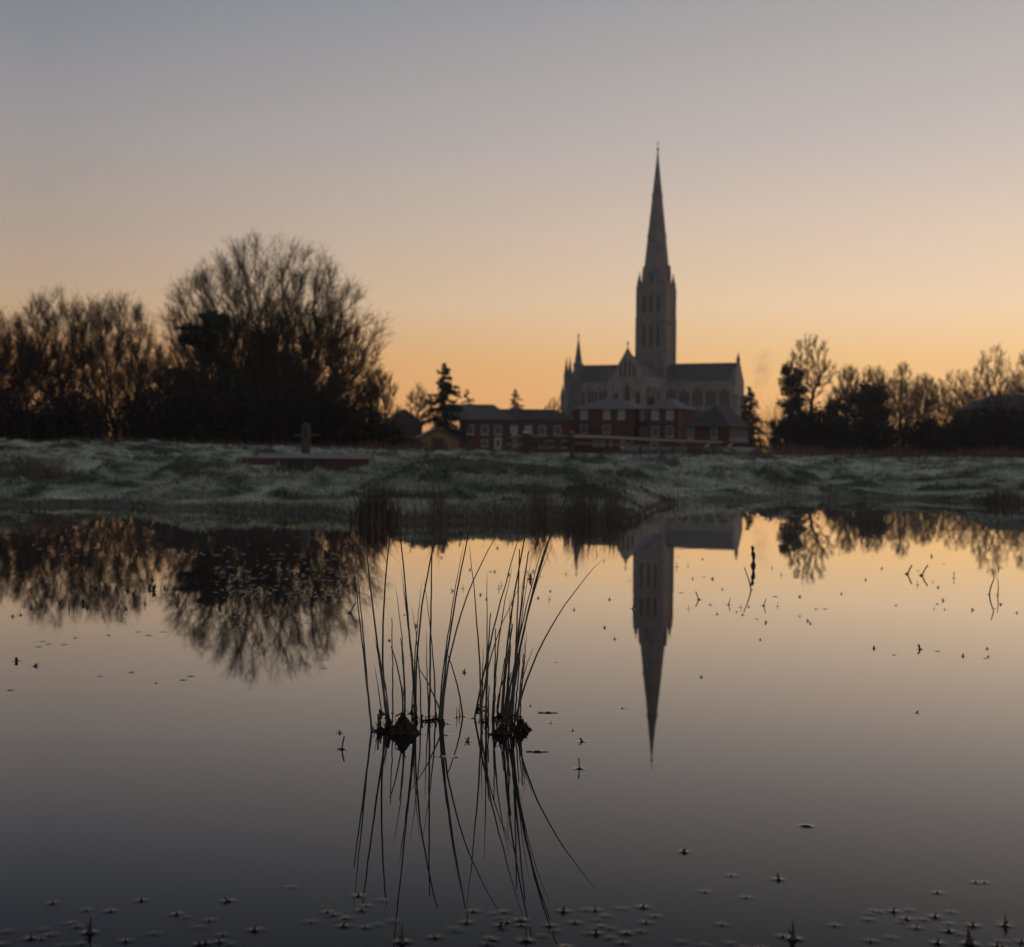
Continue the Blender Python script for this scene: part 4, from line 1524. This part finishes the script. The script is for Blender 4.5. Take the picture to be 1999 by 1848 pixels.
# ------------------------------------------------------------------ sluice gate with its post
Ys = 30.0
p0 = at(597, 889, Ys)
sl = empty('sluice_gate', (p0.x, Ys, gz(p0.x, Ys)))
tag(sl, 'old wooden sluice with round topped post, grey beam and red boards', 'sluice')
gz0 = sl.location.z


def sx(px_):
    return (px_ - 597) / PPM(Ys)


def sz(py_, px_=597):
    return at(px_, py_, Ys).z - gz0


MB().lathe([(0.092, -0.5), (0.092, sz(836)), (0.086, sz(831)), (0.066, sz(827.5)), (0.03, sz(825.5)), (0.004, sz(825))], 0, 0.0, 14).build('post', M['wood_green'], sl, smooth=True)
MB().bar((sx(574), -0.0, sz(849.5)), (sx(623), 0.0, sz(849)), 0.015).build('cross_bar', M['metal'], sl)
MB().box(sx(508), sx(724), -0.24, -0.10, sz(894), sz(885)).build('beam', M['wood_grey'], sl)
MB().box(sx(644), sx(722), -0.09, -0.05, sz(920), sz(894.3)).build('board', M['wood_red'], sl)
MB().box(sx(472), sx(552), -0.02, 0.03, sz(908), sz(894.6)).build('board', M['wood_red'], sl)
MB().box(sx(556), sx(640), 0.10, 0.16, sz(916), sz(894.4)).build('board', M['wood_dark'], sl)
for px_ in (556, 604, 640):
    MB().box(sx(px_) - .05, sx(px_) + .05, -0.09, 0.09, -0.5, sz(894.5)).build('support', M['wood_dark'], sl)
for px_ in (528, 620, 668):
    MB().box(sx(px_) - .03, sx(px_) + .03, -0.20, -0.14, sz(885) + .001, sz(883)).build('bolt', M['wood_dark'], sl)

# ------------------------------------------------------------------ rail fence and field gate
fA, fB = at(1116, 880, 63), at(1405, 880, 104)
fn = empty('rail_fence', (fA.x, 63, gz(fA.x, 63)))
tag(fn, 'two rail wooden fence receding across the frosty meadow', 'fence')
posts = [(1116.6, 63, 842, 0.21), (1187, 72, 852, 0.15), (1250, 81, 852, 0.15), (1314, 90, 853, 0.17), (1392, 103, 860, 0.17)]
tops = []
for px_, Y_, ptop, w_ in posts:
    b_ = on_ground(px_, Y_, -0.1)
    t_ = at(px_, ptop, Y_)
    l0, l1 = b_ - fn.location, Vector((b_.x, Y_, t_.z)) - fn.location
    MB().lathe([(w_ / 2, l0.z), (w_ / 2 * .95, l1.z - 0.05), (w_ / 2 * .6, l1.z)], l0.x, l0.y, 10).build('post', M['wood'], fn)
    tops.append((px_, Y_))
rl = [(1116, 63, 850.5), (1187, 72, 853), (1250, 81, 856.5), (1314, 90, 859.5), (1410, 103, 863)]
ll = [(1120, 63, 865), (1187, 72, 867), (1250, 81, 870), (1314, 90, 872), (1392, 103, 875)]
for seq, w_, m_ in ((rl, 0.12, 'rail'), (ll, 0.11, 'wood')):
    for a_, b_ in zip(seq[:-1], seq[1:]):
        A, B = at(a_[0], a_[2], a_[1]), at(b_[0], b_[2], b_[1])
        off = Vector((0, -0.13, 0))
        MB().bar(A + off - fn.location, B + off - fn.location, 0.05, w_).build('rail', M[m_], fn)
A, B = at(1392, 866, 103), at(1440, 880, 109)
MB().bar(A - fn.location, B - fn.location, 0.06, 0.1).build('stay', M['wood'], fn)

Yg = 64.0
gA = at(1027, 880, Yg)
gt = empty('field_gate', (gA.x, Yg, gz(gA.x, Yg)))
tag(gt, 'wooden field gate with diagonal braces and a stout post at the fence end', 'gate')


def G(px_, py_, dy=0.0):
    return at(px_, py_, Yg) - gt.location + Vector((0, dy, 0))


b_ = G(1026, 880)
MB().lathe([(0.17, -0.2), (0.165, G(1026, 845).z), (0.10, G(1026, 842).z)], G(1026, 860).x, 0, 10).build('post', M['wood'], gt)
for y0, y1 in ((851, 850.5), (857.5, 857.3), (864, 864), (870, 870.5)):
    MB().bar(G(1034, y0, -.1), G(1112, y1, -.1), 0.04, 0.085).build('bar', M['rail'] if y0 < 853 else M['wood'], gt)
MB().bar(G(1036, 871, -.15), G(1074, 851, -.15), 0.03, 0.08).build('brace', M['wood'], gt)
MB().bar(G(1074, 851, -.15), G(1110, 871, -.15), 0.03, 0.08).build('brace', M['wood'], gt)
MB().bar(G(1036, 874, -.1), G(1036, 848, -.1), 0.06, 0.08).build('stile', M['wood'], gt)
MB().bar(G(1110, 874, -.1), G(1110, 848, -.1), 0.06, 0.08).build('stile', M['wood'], gt)
MB().bar(G(994, 852.5, -.05), G(1022, 851, -.05), 0.05, 0.10).build('side_rail', M['rail'], gt)
MB().bar(G(990, 867, -.05), G(1022, 868, -.05), 0.05, 0.09).build('side_rail', M['rail'], gt)
MB().lathe([(0.07, -0.2), (0.06, G(996, 846).z)], G(996, 860).x, 0, 8).build('side_post', M['wood'], gt)

# ------------------------------------------------------------------ the two rush clumps in the foreground
def zp(X_, Y_):
    """picture point of the enlarged view (840..1560 x 1220..1940) in 1999 px coordinates"""
    return (840 + X_ / 2.5667) * 0.78086, (1220 + Y_ / 2.5667) * 0.78086


LEFT = [(238, 1560, 175, 1050, 127, 615), (235, 1545, 170, 900, 128, 390), (345, 1510, 255, 920, 190, 343), (330, 1475, 300, 1050, 343, 350), (300, 1440, 270, 1280, 245, 1130),
        (340, 1500, 285, 1150, 247, 960), (340, 1510, 330, 1380, 320, 1245), (365, 1440, 362, 1150, 358, 830), (430, 1480, 410, 1220, 354, 1015), (440, 1500, 430, 1050, 378, 628),
        (515, 1460, 475, 1000, 418, 510), (518, 1470, 480, 1020, 428, 630), (525, 1470, 450, 700, 392, 58), (545, 1480, 520, 1000, 486, 768), (505, 1450, 512, 1000, 553, 605),
        (515, 1460, 530, 950, 673, 190), (600, 1450, 585, 1200, 578, 910), (600, 1460, 609, 800, 620, 315), (640, 1460, 610, 950, 563, 585), (655, 1480, 700, 1080, 820, 360),
        (665, 1490, 722, 1000, 870, 220), (680, 1480, 755, 970, 1152, 112), (715, 1510, 600, 1270, 462, 1058), (820, 1465, 775, 1250, 718, 1070), (775, 1470, 774, 1440, 773, 1400),
        (795, 1460, 793, 1420, 790, 1380), (255, 1550, 285, 1490, 300, 1430), (490, 1440, 490, 1340, 495, 1240), (430, 1490, 440, 1380, 425, 1270), (350, 1500, 300, 1180, 262, 990),
        (522, 1470, 498, 1200, 470, 900), (445, 1495, 436, 1250, 415, 960)]
RIGHT = [(930, 1490, 1015, 1010, 1200, 600), (935, 1500, 908, 900, 855, 345), (937, 1500, 940, 1200, 943, 1012), (960, 1480, 968, 1000, 970, 535), (965, 1480, 975, 1100, 993, 800),
         (975, 1490, 978, 1400, 983, 1265), (1005, 1450, 1020, 1150, 1025, 900), (1005, 1470, 1050, 950, 1130, 500), (878, 1475, 1000, 950, 1240, 110), (1060, 1450, 1140, 700, 1283, 25),
         (1035, 1430, 1060, 1250, 1083, 1090), (1070, 1470, 1095, 1150, 1135, 870), (1090, 1460, 1120, 1000, 1130, 670), (1075, 1470, 1110, 1100, 1115, 690), (1110, 1490, 1150, 1100, 1213, 505),
         (1110, 1480, 1190, 850, 1260, 410), (1120, 1520, 1230, 800, 1395, 240), (1110, 1520, 1220, 850, 1480, 45), (1130, 1480, 1200, 920, 1395, 350), (1150, 1480, 1200, 1200, 1222, 920),
         (1140, 1480, 1170, 1200, 1180, 1090), (1130, 1520, 1270, 1110, 1718, 448), (1170, 1480, 1210, 1180, 1272, 1010), (1180, 1460, 1200, 1150, 1212, 960), (1120, 1510, 1150, 1150, 1235, 405),
         (1095, 1520, 1130, 1300, 1210, 1000), (1130, 1510, 1160, 900, 1178, 390), (1085, 1500, 1105, 1400, 1120, 1290), (925, 1420, 935, 1340, 945, 1250), (1040, 1460, 1050, 1300, 1090, 1200),
         (1080, 1480, 1170, 1000, 1340, 320), (1010, 1465, 1022, 1300, 1030, 1150), (1100, 1500, 1140, 1200, 1160, 860), (915, 1420, 925, 1380, 932, 1300), (1065, 1500, 1090, 1350, 1125, 1180),
         (1160, 1490, 1185, 1250, 1205, 1060)]


def rush_foreground(label, stems, mounds, seed):
    rg = np.random.RandomState(seed)
    c0 = on_water(*zp(*mounds[0][:2]))
    o = empty('rush_clump', (c0.x, c0.y, 0))
    tag(o, label, 'rushes', 'rush clumps standing in the near water')
    for (bx, by, mx_, my, tx, ty) in stems:
        b = on_water(*zp(bx, by))
        ln = b.y * (0.012 * rg.normal())
        m = at(*zp(mx_, my), b.y + ln * 0.4)
        t_ = at(*zp(tx, ty), b.y + ln)
        b = np.array(b) - np.array([0, 0, 0.03])
        m, t_ = np.array(m), np.array(t_)
        tm = np.linalg.norm(m - b) / (np.linalg.norm(m - b) + np.linalg.norm(t_ - m))
        c = (m - (1 - tm) ** 2 * b - tm ** 2 * t_) / (2 * tm * (1 - tm))
        tt = np.linspace(0, 1, 15)[:, None]
        P_ = (1 - tt) ** 2 * b + 2 * tt * (1 - tt) * c + tt ** 2 * t_
        L = np.linalg.norm(t_ - b)
        P_[1:-1] += rg.normal(0, 0.0006, (13, 3))
        blunt = rg.rand() < 0.35
        r0 = 0.0016 + 0.0006 * rg.rand() + 0.0007 * min(1, L / 0.5)
        rr = r0 * (1.0 - (0.45 if blunt else 0.80) * np.linspace(0, 1, 15) ** 1.4)
        if not blunt:
            rr[-1] = 0.0002
        v, q = tubes(P_[None] - np.array([c0.x, c0.y, 0]), rr[None], 7)
        mesh_np('stem', v, q, M['stem'], o, smooth=True)
        RIMS.append((b[0], b[1], r0, 0.0022))
    for (X_, Y_, w_, h_) in mounds:
        b = on_water(*zp(X_, Y_))
        wm_ = w_ / 2.5667 * .78086 / FPX * b.y
        hm = h_ / 2.5667 * .78086 / FPX * b.y
        rings = []
        K = 9
        for k in range(K + 1):
            tt = k / K
            rad = wm_ * 0.5 * (1 - tt) ** (1.9 if w_ < 120 else 1.35) + 0.004
            rings.append([(b.x - c0.x + rad * math.cos(a * PI / 11) * (1 + .30 * math.sin(3 * a + k + X_)) , b.y - c0.y + rad * .8 * math.sin(a * PI / 11) * (1 + .28 * math.sin(2.3 * a + X_)),
                           -0.012 + hm * 1.05 * tt + 0.004 * math.sin(a * 2.1 + k * 1.7)) for a in range(22)])
        mb = MB().loft(rings)
        # rotten stubs and fibres bristling from it
        for i in range(int(5 + w_ * 0.05)):
            a = rg.rand() * 2 * PI
            tt = rg.rand() ** 1.3
            rad = wm_ * 0.5 * (1 - tt) ** (1.9 if w_ < 120 else 1.35) * 0.95
            st = Vector((b.x - c0.x + rad * math.cos(a), b.y - c0.y + rad * .8 * math.sin(a), hm * tt * 0.9 - 0.004))
            d = Vector((math.cos(a) * .5 + rg.normal() * .3, math.sin(a) * .5 + rg.normal() * .3, 0.7 + rg.rand() * 0.9)).normalized()
            mb.bar(st, st + d * (0.004 + 0.014 * rg.rand()), 0.0013)
        for k in range(1 + int(w_ / 90)):      # rotted stumps of last year's stems
            a0 = Vector((b.x - c0.x + rg.normal() * wm_ * .22, b.y - c0.y + rg.normal() * wm_ * .16, -0.01))
            d = Vector((rg.normal() * .3, rg.normal() * .2, 1)).normalized()
            p1 = a0 + d * (0.018 + 0.03 * rg.rand() + hm * 0.3)
            r_ = 0.0012 + 0.0009 * rg.rand()
            mb.bar(a0, p1, r_ * 2)
            if rg.rand() < .4:
                mb.bar(p1, p1 + Vector((rg.normal() * .014, rg.normal() * .01, -0.006 - 0.012 * rg.rand())), r_ * 1.5)
        mb.build('tussock', M['tussock'], o)
        RIMS.append((b.x, b.y, wm_ * 0.42, 0.003))
    return o


rush_foreground('left hand clump of slender green rushes standing in the near water', LEFT, [(430, 1572, 230, 150), (285, 1562, 130, 60), (490, 1445, 70, 28), (590, 1495, 150, 26), (340, 1545, 90, 70),
                                                                                           (640, 1480, 70, 20), (300, 1450, 50, 30)], 1)
rush_foreground('right hand denser clump of rushes leaning right in the near water', RIGHT, [(1060, 1578, 190, 85), (1190, 1550, 150, 95), (945, 1500, 60, 30), (1050, 1470, 110, 40), (920, 1415, 50, 18)], 2)

# ------------------------------------------------------------------ pond weed, floating leaves and broken stems
rgs = np.random.RandomState(77)


def sprig_mesh(kind, rg):
    """small plants, unit size about 1"""
    mb = MB()
    if kind == 'sprout':
        n = rg.randint(2, 5)
        for i in range(n):
            a = rg.rand() * 2 * PI
            l = 0.35 + 0.5 * rg.rand()
            d = Vector((math.cos(a) * (.15 + .7 * rg.rand() ** 2), math.sin(a) * .5, 0.35 + 0.6 * rg.rand()))
            d.normalize()
            s = d.cross(Vector((0, 0, 1))).normalized() * 0.10
            p1 = d * l * 0.55 + Vector((0, 0, .05))
            p2 = d * l + Vector((d.x * .1, 0, -0.02))
            up = s.cross(d).normalized() * 0.04
            mb.loft([[-s * .5 - up, s * .5 - up, s * .5 + up, -s * .5 + up], [p1 - s - up, p1 + s - up, p1 + s + up, p1 - s + up], [p2 - s * .1, p2 + s * .1, p2 + s * .1 + up * .3, p2 - s * .1 + up * .3]])
        mb.lathe([(0.34, -0.03), (0.26, 0.05), (0.07, 0.15)], 0.05, 0, 7)
    elif kind == 'leaf':
        a = rg.rand() * PI
        ca, sa = math.cos(a), math.sin(a)
        up, dn = [], []
        for t_ in np.linspace(-0.5, 0.5, 7):
            w = 0.16 * math.cos(t_ * PI * 0.93) + 0.01
            z = 0.03 + 0.10 * t_ * t_ * (1 + rg.rand())
            for sgn in (-1, 1):
                up.append((t_ * ca - sgn * w * sa, t_ * sa + sgn * w * ca, z + 0.02))
                dn.append((t_ * ca - sgn * w * sa, t_ * sa + sgn * w * ca, z - 0.02))
        rings = [[dn[2 * i], dn[2 * i + 1], up[2 * i + 1], up[2 * i]] for i in range(7)]
        mb.loft(rings)
    elif kind == 'stub':
        p0 = Vector((0, 0, -0.2))
        lean = Vector((rg.normal() * .25, rg.normal() * .2, 1)).normalized()
        pts = [p0, p0 + lean * .7, p0 + lean * 1.15 + Vector((rg.normal() * .08, 0, 0))]
        for a_, b_ in zip(pts[:-1], pts[1:]):
            mb.bar(a_, b_, 0.085)
        mb.lathe([(0.2, -0.06), (0.10, 0.06), (0.05, 0.14)], 0, 0, 7)
    elif kind == 'shoot':
        lx = rg.normal() * .12
        mb.loft([[(r * math.cos(k * PI / 4) + lx * z, .7 * r * math.sin(k * PI / 4), z) for k in range(8)] for r, z in ((.40, -.05), (.26, .10), (.15, .32), (.10, .62), (.06, .88), (.01, 1.15))])
        for k in range(2):
            a = rg.rand() * 6.28
            mb.bar((0, 0, .1), (.35 * math.cos(a), .3 * math.sin(a), .35 + .3 * rg.rand()), .06)
    elif kind == 'twig':
        pts = [Vector((-0.5 + i * 0.2, 0.05 * math.sin(i * 1.7), 0.01 + 0.02 * math.sin(i * 2.3))) for i in range(6)]
        for a_, b_ in zip(pts[:-1], pts[1:]):
            mb.bar(a_, b_, 0.045)
    return mb


def weed(kind, px_, py_, size_px, label, name, cat, group=None, proto=None, rim=True, rz=None):
    p = on_water(px_, py_)
    sc = size_px / FPX * p.y
    if proto is None:
        o = sprig_mesh(kind, rgs).build(name, M['sprig'])
    else:
        o = proto.copy()
        C.objects.link(o)
    o.location = (p.x, p.y, 0.0)
    o.scale = (sc, sc, sc)
    o.rotation_euler = (0, 0, rgs.rand() * 6.28 if rz is None else rz)
    tag(o, label, cat, group)
    if rim:
        RIMS.append((p.x, p.y, sc * (0.22 if kind != 'leaf' else 0.36), min(0.003, sc * 0.12)))
    return o


# the ones big enough to tell apart
NAMED = [
    ('stub', 1131, 1500, 22, 'short bent weed stub alone right of the rush clumps'), ('sprout', 1136, 1447, 15, 'small weed sprout right of the denser rush clump'),
    ('stub', 667, 1462, 26, 'thin upright stub left of the left hand rush clump'), ('sprout', 664, 1430, 13, 'small floating sprout just behind the thin stub at the left'),
    ('sprout', 913, 1446, 14, 'small sprout floating in the gap between the two rush clumps'), ('sprout', 907, 1312, 12, 'lone sprout in open water behind the gap between rush clumps'),
    ('sprout', 33, 1290, 17, 'three pronged sprout in open water near the left edge'), ('sprout', 69, 1300, 16, 'dark low sprout right of the three pronged one at the left'),
    ('leaf', 1574, 1612, 22, 'single curled leaf floating in the lower right'), ('twig', 1049, 1467, 44, 'straw floating right of the denser rush clump'),
    ('twig', 1070, 1391, 40, 'thin pale straw floating behind the denser rush clump'), ('shoot', 1549, 1832, 36, 'pointed shoot at the bottom right'),
    ('shoot', 175, 1820, 30, 'pointed shoot at the bottom left'), ('shoot', 1893, 1842, 34, 'pointed shoot near the bottom right corner'), ('shoot', 785, 1838, 34, 'stout cut shoot at the bottom middle'),
    ('stub', 1027, 1836, 30, 'thin shoot at the bottom right of the reed reflections'), ('stub', 1490, 1182, 16, 'upright stub right of the bent stalk'), ('stub', 1422, 1180, 14, 'leaning stub left of the bent stalk'),
    ('stub', 1365, 1170, 18, 'upright stub right of the reflected tower'), ('stub', 1770, 1120, 22, 'left of the pair of curved dark stubs in the right water'),
    ('stub', 1798, 1123, 24, 'right of the pair of curved dark stubs in the right water'), ('sprout', 1796, 1267, 16, 'forked sprout in the open water at the right'),
    ('stub', 683, 1196, 24, 'dark fat stub standing left of the tallest rushes'), ('sprout', 248, 1152, 22, 'dark lump of weed in the left hand tree reflection'),
    ('sprout', 300, 1153, 20, 'dark lump of weed beside the longer dark lump on the left'), ('sprout', 172, 1184, 24, 'ragged dark weed in the reflection of the left trees'),
    ('sprout', 1035, 1130, 20, 'dark weed tangle behind the denser rush clump'), ('stub', 1235, 1188, 16, 'small stub at left edge of the reflected tower'),
    ('shoot', 1962, 1806, 22, 'small pointed shoot at the far right of the bottom weed'),
    ('stub', 1862, 1128, 13, 'small stub in a loose row near the right edge'),
]
for kd, px_, py_, sz_, lab in NAMED:
    weed(kd, px_, py_, sz_, lab, {'shoot': 'weed_shoot', 'stub': 'weed_stub', 'sprout': 'weed_sprout', 'leaf': 'floating_leaf', 'twig': 'floating_straw'}[kd], 'water plant' if kd in ('stub', 'sprout', 'shoot') else kd,
         rz=0.0 if kd == 'twig' else None)
# the bent stalk and the knobbly stick right of the reflected tower
for pts, rr_, lab in (([(1468, 1151, 0), (1463, 1135, 0), (1453, 1107, 0)], 0.004, 'slender leaning stalk right of the reflected tower'),
                      ([(1470, 1104, 0), (1471.5, 1088, 0), (1469, 1072, 0), (1471, 1068, 0), (1466, 1067, 0)], 0.013, 'knobbly dark stick with hooked top right of the reflected tower'),
                      ([(1930, 1160, 0), (1934, 1145, 0), (1941, 1128, 0), (1936, 1110, 0)], 0.004, 'crooked thin stalk near the right edge'),
                      ([(1947, 1163, 0), (1949, 1147, 0), (1948, 1130, 0)], 0.003, 'straight thin stalk right of the crooked stalk')):
    b = on_water(pts[0][0], pts[0][1])
    P_ = np.array([[b.x, b.y, -0.02]] + [list(at(a_, c_, b.y)) for a_, c_, _ in pts[1:]])
    P_ = P_ - np.array([b.x, b.y, 0])
    kk = np.interp(np.linspace(0, len(P_) - 1, 12), np.arange(len(P_)), np.arange(len(P_)))
    P2 = np.stack([np.interp(kk, np.arange(len(P_)), P_[:, j]) for j in range(3)], 1)
    rad = rr_ * (1 - 0.45 * np.linspace(0, 1, 12)) * (1 + (0.45 * np.sin(np.arange(12) * 2.1) if rr_ > .01 else 0))
    v, q = tubes(P2[None], rad[None], 7)
    tag(mesh_np('dead_stalk', v, q, M['sprig'], loc=(b.x, b.y, 0)), lab, 'plant')
    RIMS.append((b.x, b.y, rr_, 0.003))

# smaller bits that nothing tells apart
protos = {}
names = {'sprout': 'weed_sprout', 'leaf': 'floating_leaf', 'stub': 'weed_stub'}


def scatter(kind, px_, py_, sz_, label, group, rim=True, pale=False):
    key = (kind, rgs.randint(0, 5), pale)
    o = weed(kind, px_, py_, sz_, label, names[kind], 'leaf' if kind == 'leaf' else 'water plant', group, protos.get(key), rim)
    if pale and key not in protos:
        o.data.materials[0] = M['glint_leaf']
    protos.setdefault(key, o)


for px_, py_ in ((103, 1762), (216, 1778), (276, 1757), (345, 1784), (360, 1790), (408, 1796), (445, 1758), (496, 1815), (568, 1731), (606, 1799), (640, 1780), (700, 1748), (705, 1776),
                 (745, 1757), (715, 1768), (848, 1829), (884, 1812), (924, 1778), (965, 1783), (978, 1806), (1073, 1806), (1100, 1778), (1122, 1800), (1162, 1776), (1213, 1773), (1160, 1812), (1255, 1770),
                 (1190, 1830), (1280, 1788), (1335, 1662), (1376, 1740), (1408, 1804), (1428, 1708), (1457, 1751), (1520, 1716), (1630, 1806), (1706, 1778), (1745, 1778), (1775, 1776), (1830, 1742), (1832, 1792),
                 (1858, 1780), (1905, 1722), (1922, 1722), (1853, 1803), (1900, 1806), (1962, 1800), (1700, 1836), (1740, 1830), (1830, 1840), (12, 1818), (245, 1836), (300, 1822), (420, 1840), (950, 1842),
                 (1330, 1838), (1250, 1818), (1215, 1840)):
    scatter('sprout', px_, py_, 5 + 14 * rgs.rand() ** 1.6, 'tiny weed tip breaking the dark water along the bottom of the picture', 'weed tips in the near water')
for i in range(70):     # uneven drifts along the bottom edge
    c_ = ((90, 1838), (175, 1800), (400, 1835), (720, 1800), (960, 1800), (1080, 1825), (1180, 1805), (1450, 1838), (1740, 1790), (1850, 1815), (1935, 1838))[rgs.randint(11)]
    scatter('sprout' if rgs.rand() < .75 else 'leaf', c_[0] + rgs.normal() * 42, min(1850, c_[1] + rgs.normal() * 16), 4 + 16 * rgs.rand() ** 2, 'tiny weed tip breaking the dark water along the bottom of the picture', 'weed tips in the near water')
for px_, py_, k_ in ((40, 1200, 's'), (25, 1203, 's'), (102, 1203, 's'), (147, 1245, 's'), (236, 1212, 's'), (212, 1240, 's'), (95, 1257, 'l'), (83, 1252, 'l'), (75, 1262, 'l'), (125, 1258, 'l'), (20, 1347, 'l'),
                     (195, 1320, 'l'), (257, 1312, 'l'), (305, 1333, 's'), (372, 1320, 'l'), (357, 1327, 'l'), (270, 1233, 'l'), (290, 1240, 'l'), (318, 1233, 'l'), (567, 1304, 'l'), (632, 1304, 'l'), (393, 1250, 'l'),
                     (1200, 1247, 's'), (1215, 1382, 's'), (1369, 1321, 's'), (1484, 1248, 's'), (1578, 1212, 's'), (1582, 1217, 's'), (1706, 1265, 's'), (1745, 1278, 'l'), (1830, 1271, 'l'), (1790, 1390, 's'),
                     (1880, 1280, 's'), (1927, 1266, 's'), (1929, 1281, 's'), (1924, 1285, 'l'), (1985, 1196, 's'), (1450, 1200, 's'), (1477, 1208, 's'), (1495, 1215, 's'), (1118, 1425, 's'), (1026, 1440, 'l'),
                     (1075, 1410, 's'), (1035, 1377, 's'), (820, 1432, 's'), (872, 1434, 's'), (860, 1476, 's'), (890, 1477, 'l'), (1390, 1130, 's'), (1410, 1150, 's'), (1085, 1292, 'l'), (1180, 1225, 's'),
                     (1120, 1190, 's'), (1190, 1170, 's'), (760, 1250, 's'), (790, 1200, 's'), (735, 1155, 's'), (812, 1222, 's'), (950, 1170, 's')):
    scatter('sprout' if k_ == 's' else 'leaf', px_, py_, 5 + 4.5 * rgs.rand(), 'small dark speck of weed floating on the open water', 'floating weed specks')
for i in range(78):     # specks thickening towards the far side, right of the tower reflection and in the middle
    if i < 48:
        px_, py_ = 1320 + 660 * rgs.rand(), 1075 + 130 * rgs.rand() ** 1.2
    else:
        px_, py_ = 860 + 380 * rgs.rand(), 1060 + 110 * rgs.rand()
    scatter(('sprout', 'stub', 'leaf')[rgs.choice(3, p=(.5, .3, .2))], px_, py_, 5 + 5 * rgs.rand(), 'small dark speck of weed floating on the open water', 'floating weed specks', py_ > 1090)
for i in range(235):    # floating leaves with sky glint painted into their colour, over dark tree reflections
    yk = rgs.choice((1070, 1085, 1112, 1128, 1150, 1156, 1205, 1230), p=(.12, .12, .12, .18, .2, .1, .1, .06)) + rgs.normal() * 6
    xk = 420 + 280 * rgs.rand() if yk > 1090 else 60 + 640 * rgs.rand()
    scatter('leaf', xk, yk, 9 + 6 * rgs.rand(), 'leaf with painted sky glint afloat among many over the dark tree reflection', 'leaves with painted glint afloat on the left', False, True)
for i in range(46):
    scatter(('sprout', 'stub')[rgs.randint(2)], 40 + 430 * rgs.rand(), 1130 + 60 * rgs.rand(), 9 + 8 * rgs.rand(), 'dark weed tip among many in the reflection of the left trees', 'weed tips in the left reflection', False)

# ------------------------------------------------------------------ the sheet of water itself
wv = [(-120, -8, 0), (120, -8, 0), (120, 60, 0), (-120, 60, 0)]
wf_ = [np.array([[0, 1, 2, 3]])]
wv = np.array(wv, float)
vs, fs, nb = [wv], [np.array([[0, 1, 2, 3]])], 4
NS, NR = 20, 9
for (x, y, r0, hgt) in RIMS:
    lam = 0.0032
    rad = r0 * 0.7 + np.concatenate([[0], lam * np.array([.25, .55, .9, 1.4, 2.1, 3.0, 4.2, 6.0])])
    zz = 0.75 * hgt * np.exp(-(rad - rad[0]) / lam)
    zz[-1] = -0.0006
    a = np.arange(NS) * 2 * PI / NS
    ring = np.stack([x + rad[:, None] * np.cos(a), y + rad[:, None] * np.sin(a), np.repeat(zz[:, None], NS, 1)], -1).reshape(-1, 3)
    i0 = (np.arange(NR - 1)[:, None] * NS + np.arange(NS)[None]).ravel()
    i1 = (np.arange(NR - 1)[:, None] * NS + (np.arange(NS)[None] + 1) % NS).ravel()
    vs.append(ring)
    fs.append(np.stack([i0, i0 + NS, i1 + NS, i1], 1) + nb)
    nb += len(ring)
wo_ = mesh_np('water', np.concatenate(vs), np.concatenate(fs), wm, smooth=True)
tag(wo_, kind='structure')

# ------------------------------------------------------------------ the cold morning air
hz = bpy.data.materials.new('haze_air')
hz.use_nodes = True
t = hz.node_tree
t.nodes.clear()
pv = t.nodes.new('ShaderNodeVolumePrincipled')
pv.inputs['Color'].default_value = (1.0, 0.97, 0.93, 1)
pv.inputs['Density'].default_value = 0.00020
pv.inputs['Anisotropy'].default_value = 0.2
ou = t.nodes.new('ShaderNodeOutputMaterial')
t.links.new(pv.outputs[0], ou.inputs['Volume'])
hb_ = MB().box(-705, 705, -295, 905, -1.8, 130)
tag(hb_.build('haze', hz), 'thin cold haze over the meadow and town', 'haze', kind='stuff')

# ------------------------------------------------------------------ a wisp of chimney smoke right of the cathedral
sm = bpy.data.materials.new('smoke')
sm.use_nodes = True
t = sm.node_tree
t.nodes.clear()
pv = t.nodes.new('ShaderNodeVolumePrincipled')
pv.inputs['Color'].default_value = (0.55, 0.50, 0.52, 1)
co = t.nodes.new('ShaderNodeTexCoord')
nz = t.nodes.new('ShaderNodeTexNoise')
nz.inputs['Scale'].default_value = 0.35
nz.inputs['Detail'].default_value = 3
t.links.new(co.outputs['Object'], nz.inputs['Vector'])
mr = t.nodes.new('ShaderNodeMapRange')
mr.inputs[1].default_value = 0.38
mr.inputs[2].default_value = 0.75
mr.inputs[4].default_value = 0.095
t.links.new(nz.outputs['Fac'], mr.inputs[0])
t.links.new(mr.outputs[0], pv.inputs['Density'])
ou = t.nodes.new('ShaderNodeOutputMaterial')
t.links.new(pv.outputs[0], ou.inputs['Volume'])
mb = MB()
mb.loft([[(0.4 * z + (r * (1 + .2 * math.sin(3 * a + z))) * math.cos(a) - 1.2, r * math.sin(a), z * 2.6) for a in [k * PI / 6 for k in range(12)]]
         for r, z in ((0.5, 0), (1.0, 1), (1.7, 2), (2.3, 3), (2.7, 4), (2.5, 5), (1.5, 6), (0.3, 6.4))])
p = at(1486, 790, 430)
tag(mb.build('smoke', sm, loc=p), 'faint grey wisp of smoke rising right of the cathedral', 'smoke')

# thin mist lying over the water under the far bank
mi = bpy.data.materials.new('water_mist')
mi.use_nodes = True
t = mi.node_tree
t.nodes.clear()
pv = t.nodes.new('ShaderNodeVolumePrincipled')
pv.inputs['Color'].default_value = (1.0, 0.95, 0.93, 1)
pv.inputs['Density'].default_value = 0.0024
ou = t.nodes.new('ShaderNodeOutputMaterial')
t.links.new(pv.outputs[0], ou.inputs['Volume'])
tag(MB().box(-60, 60, 12.5, 60, -1.2, 0.62).build('mist', mi), 'thin mist lying low over the far side of the water', 'mist', kind='stuff')
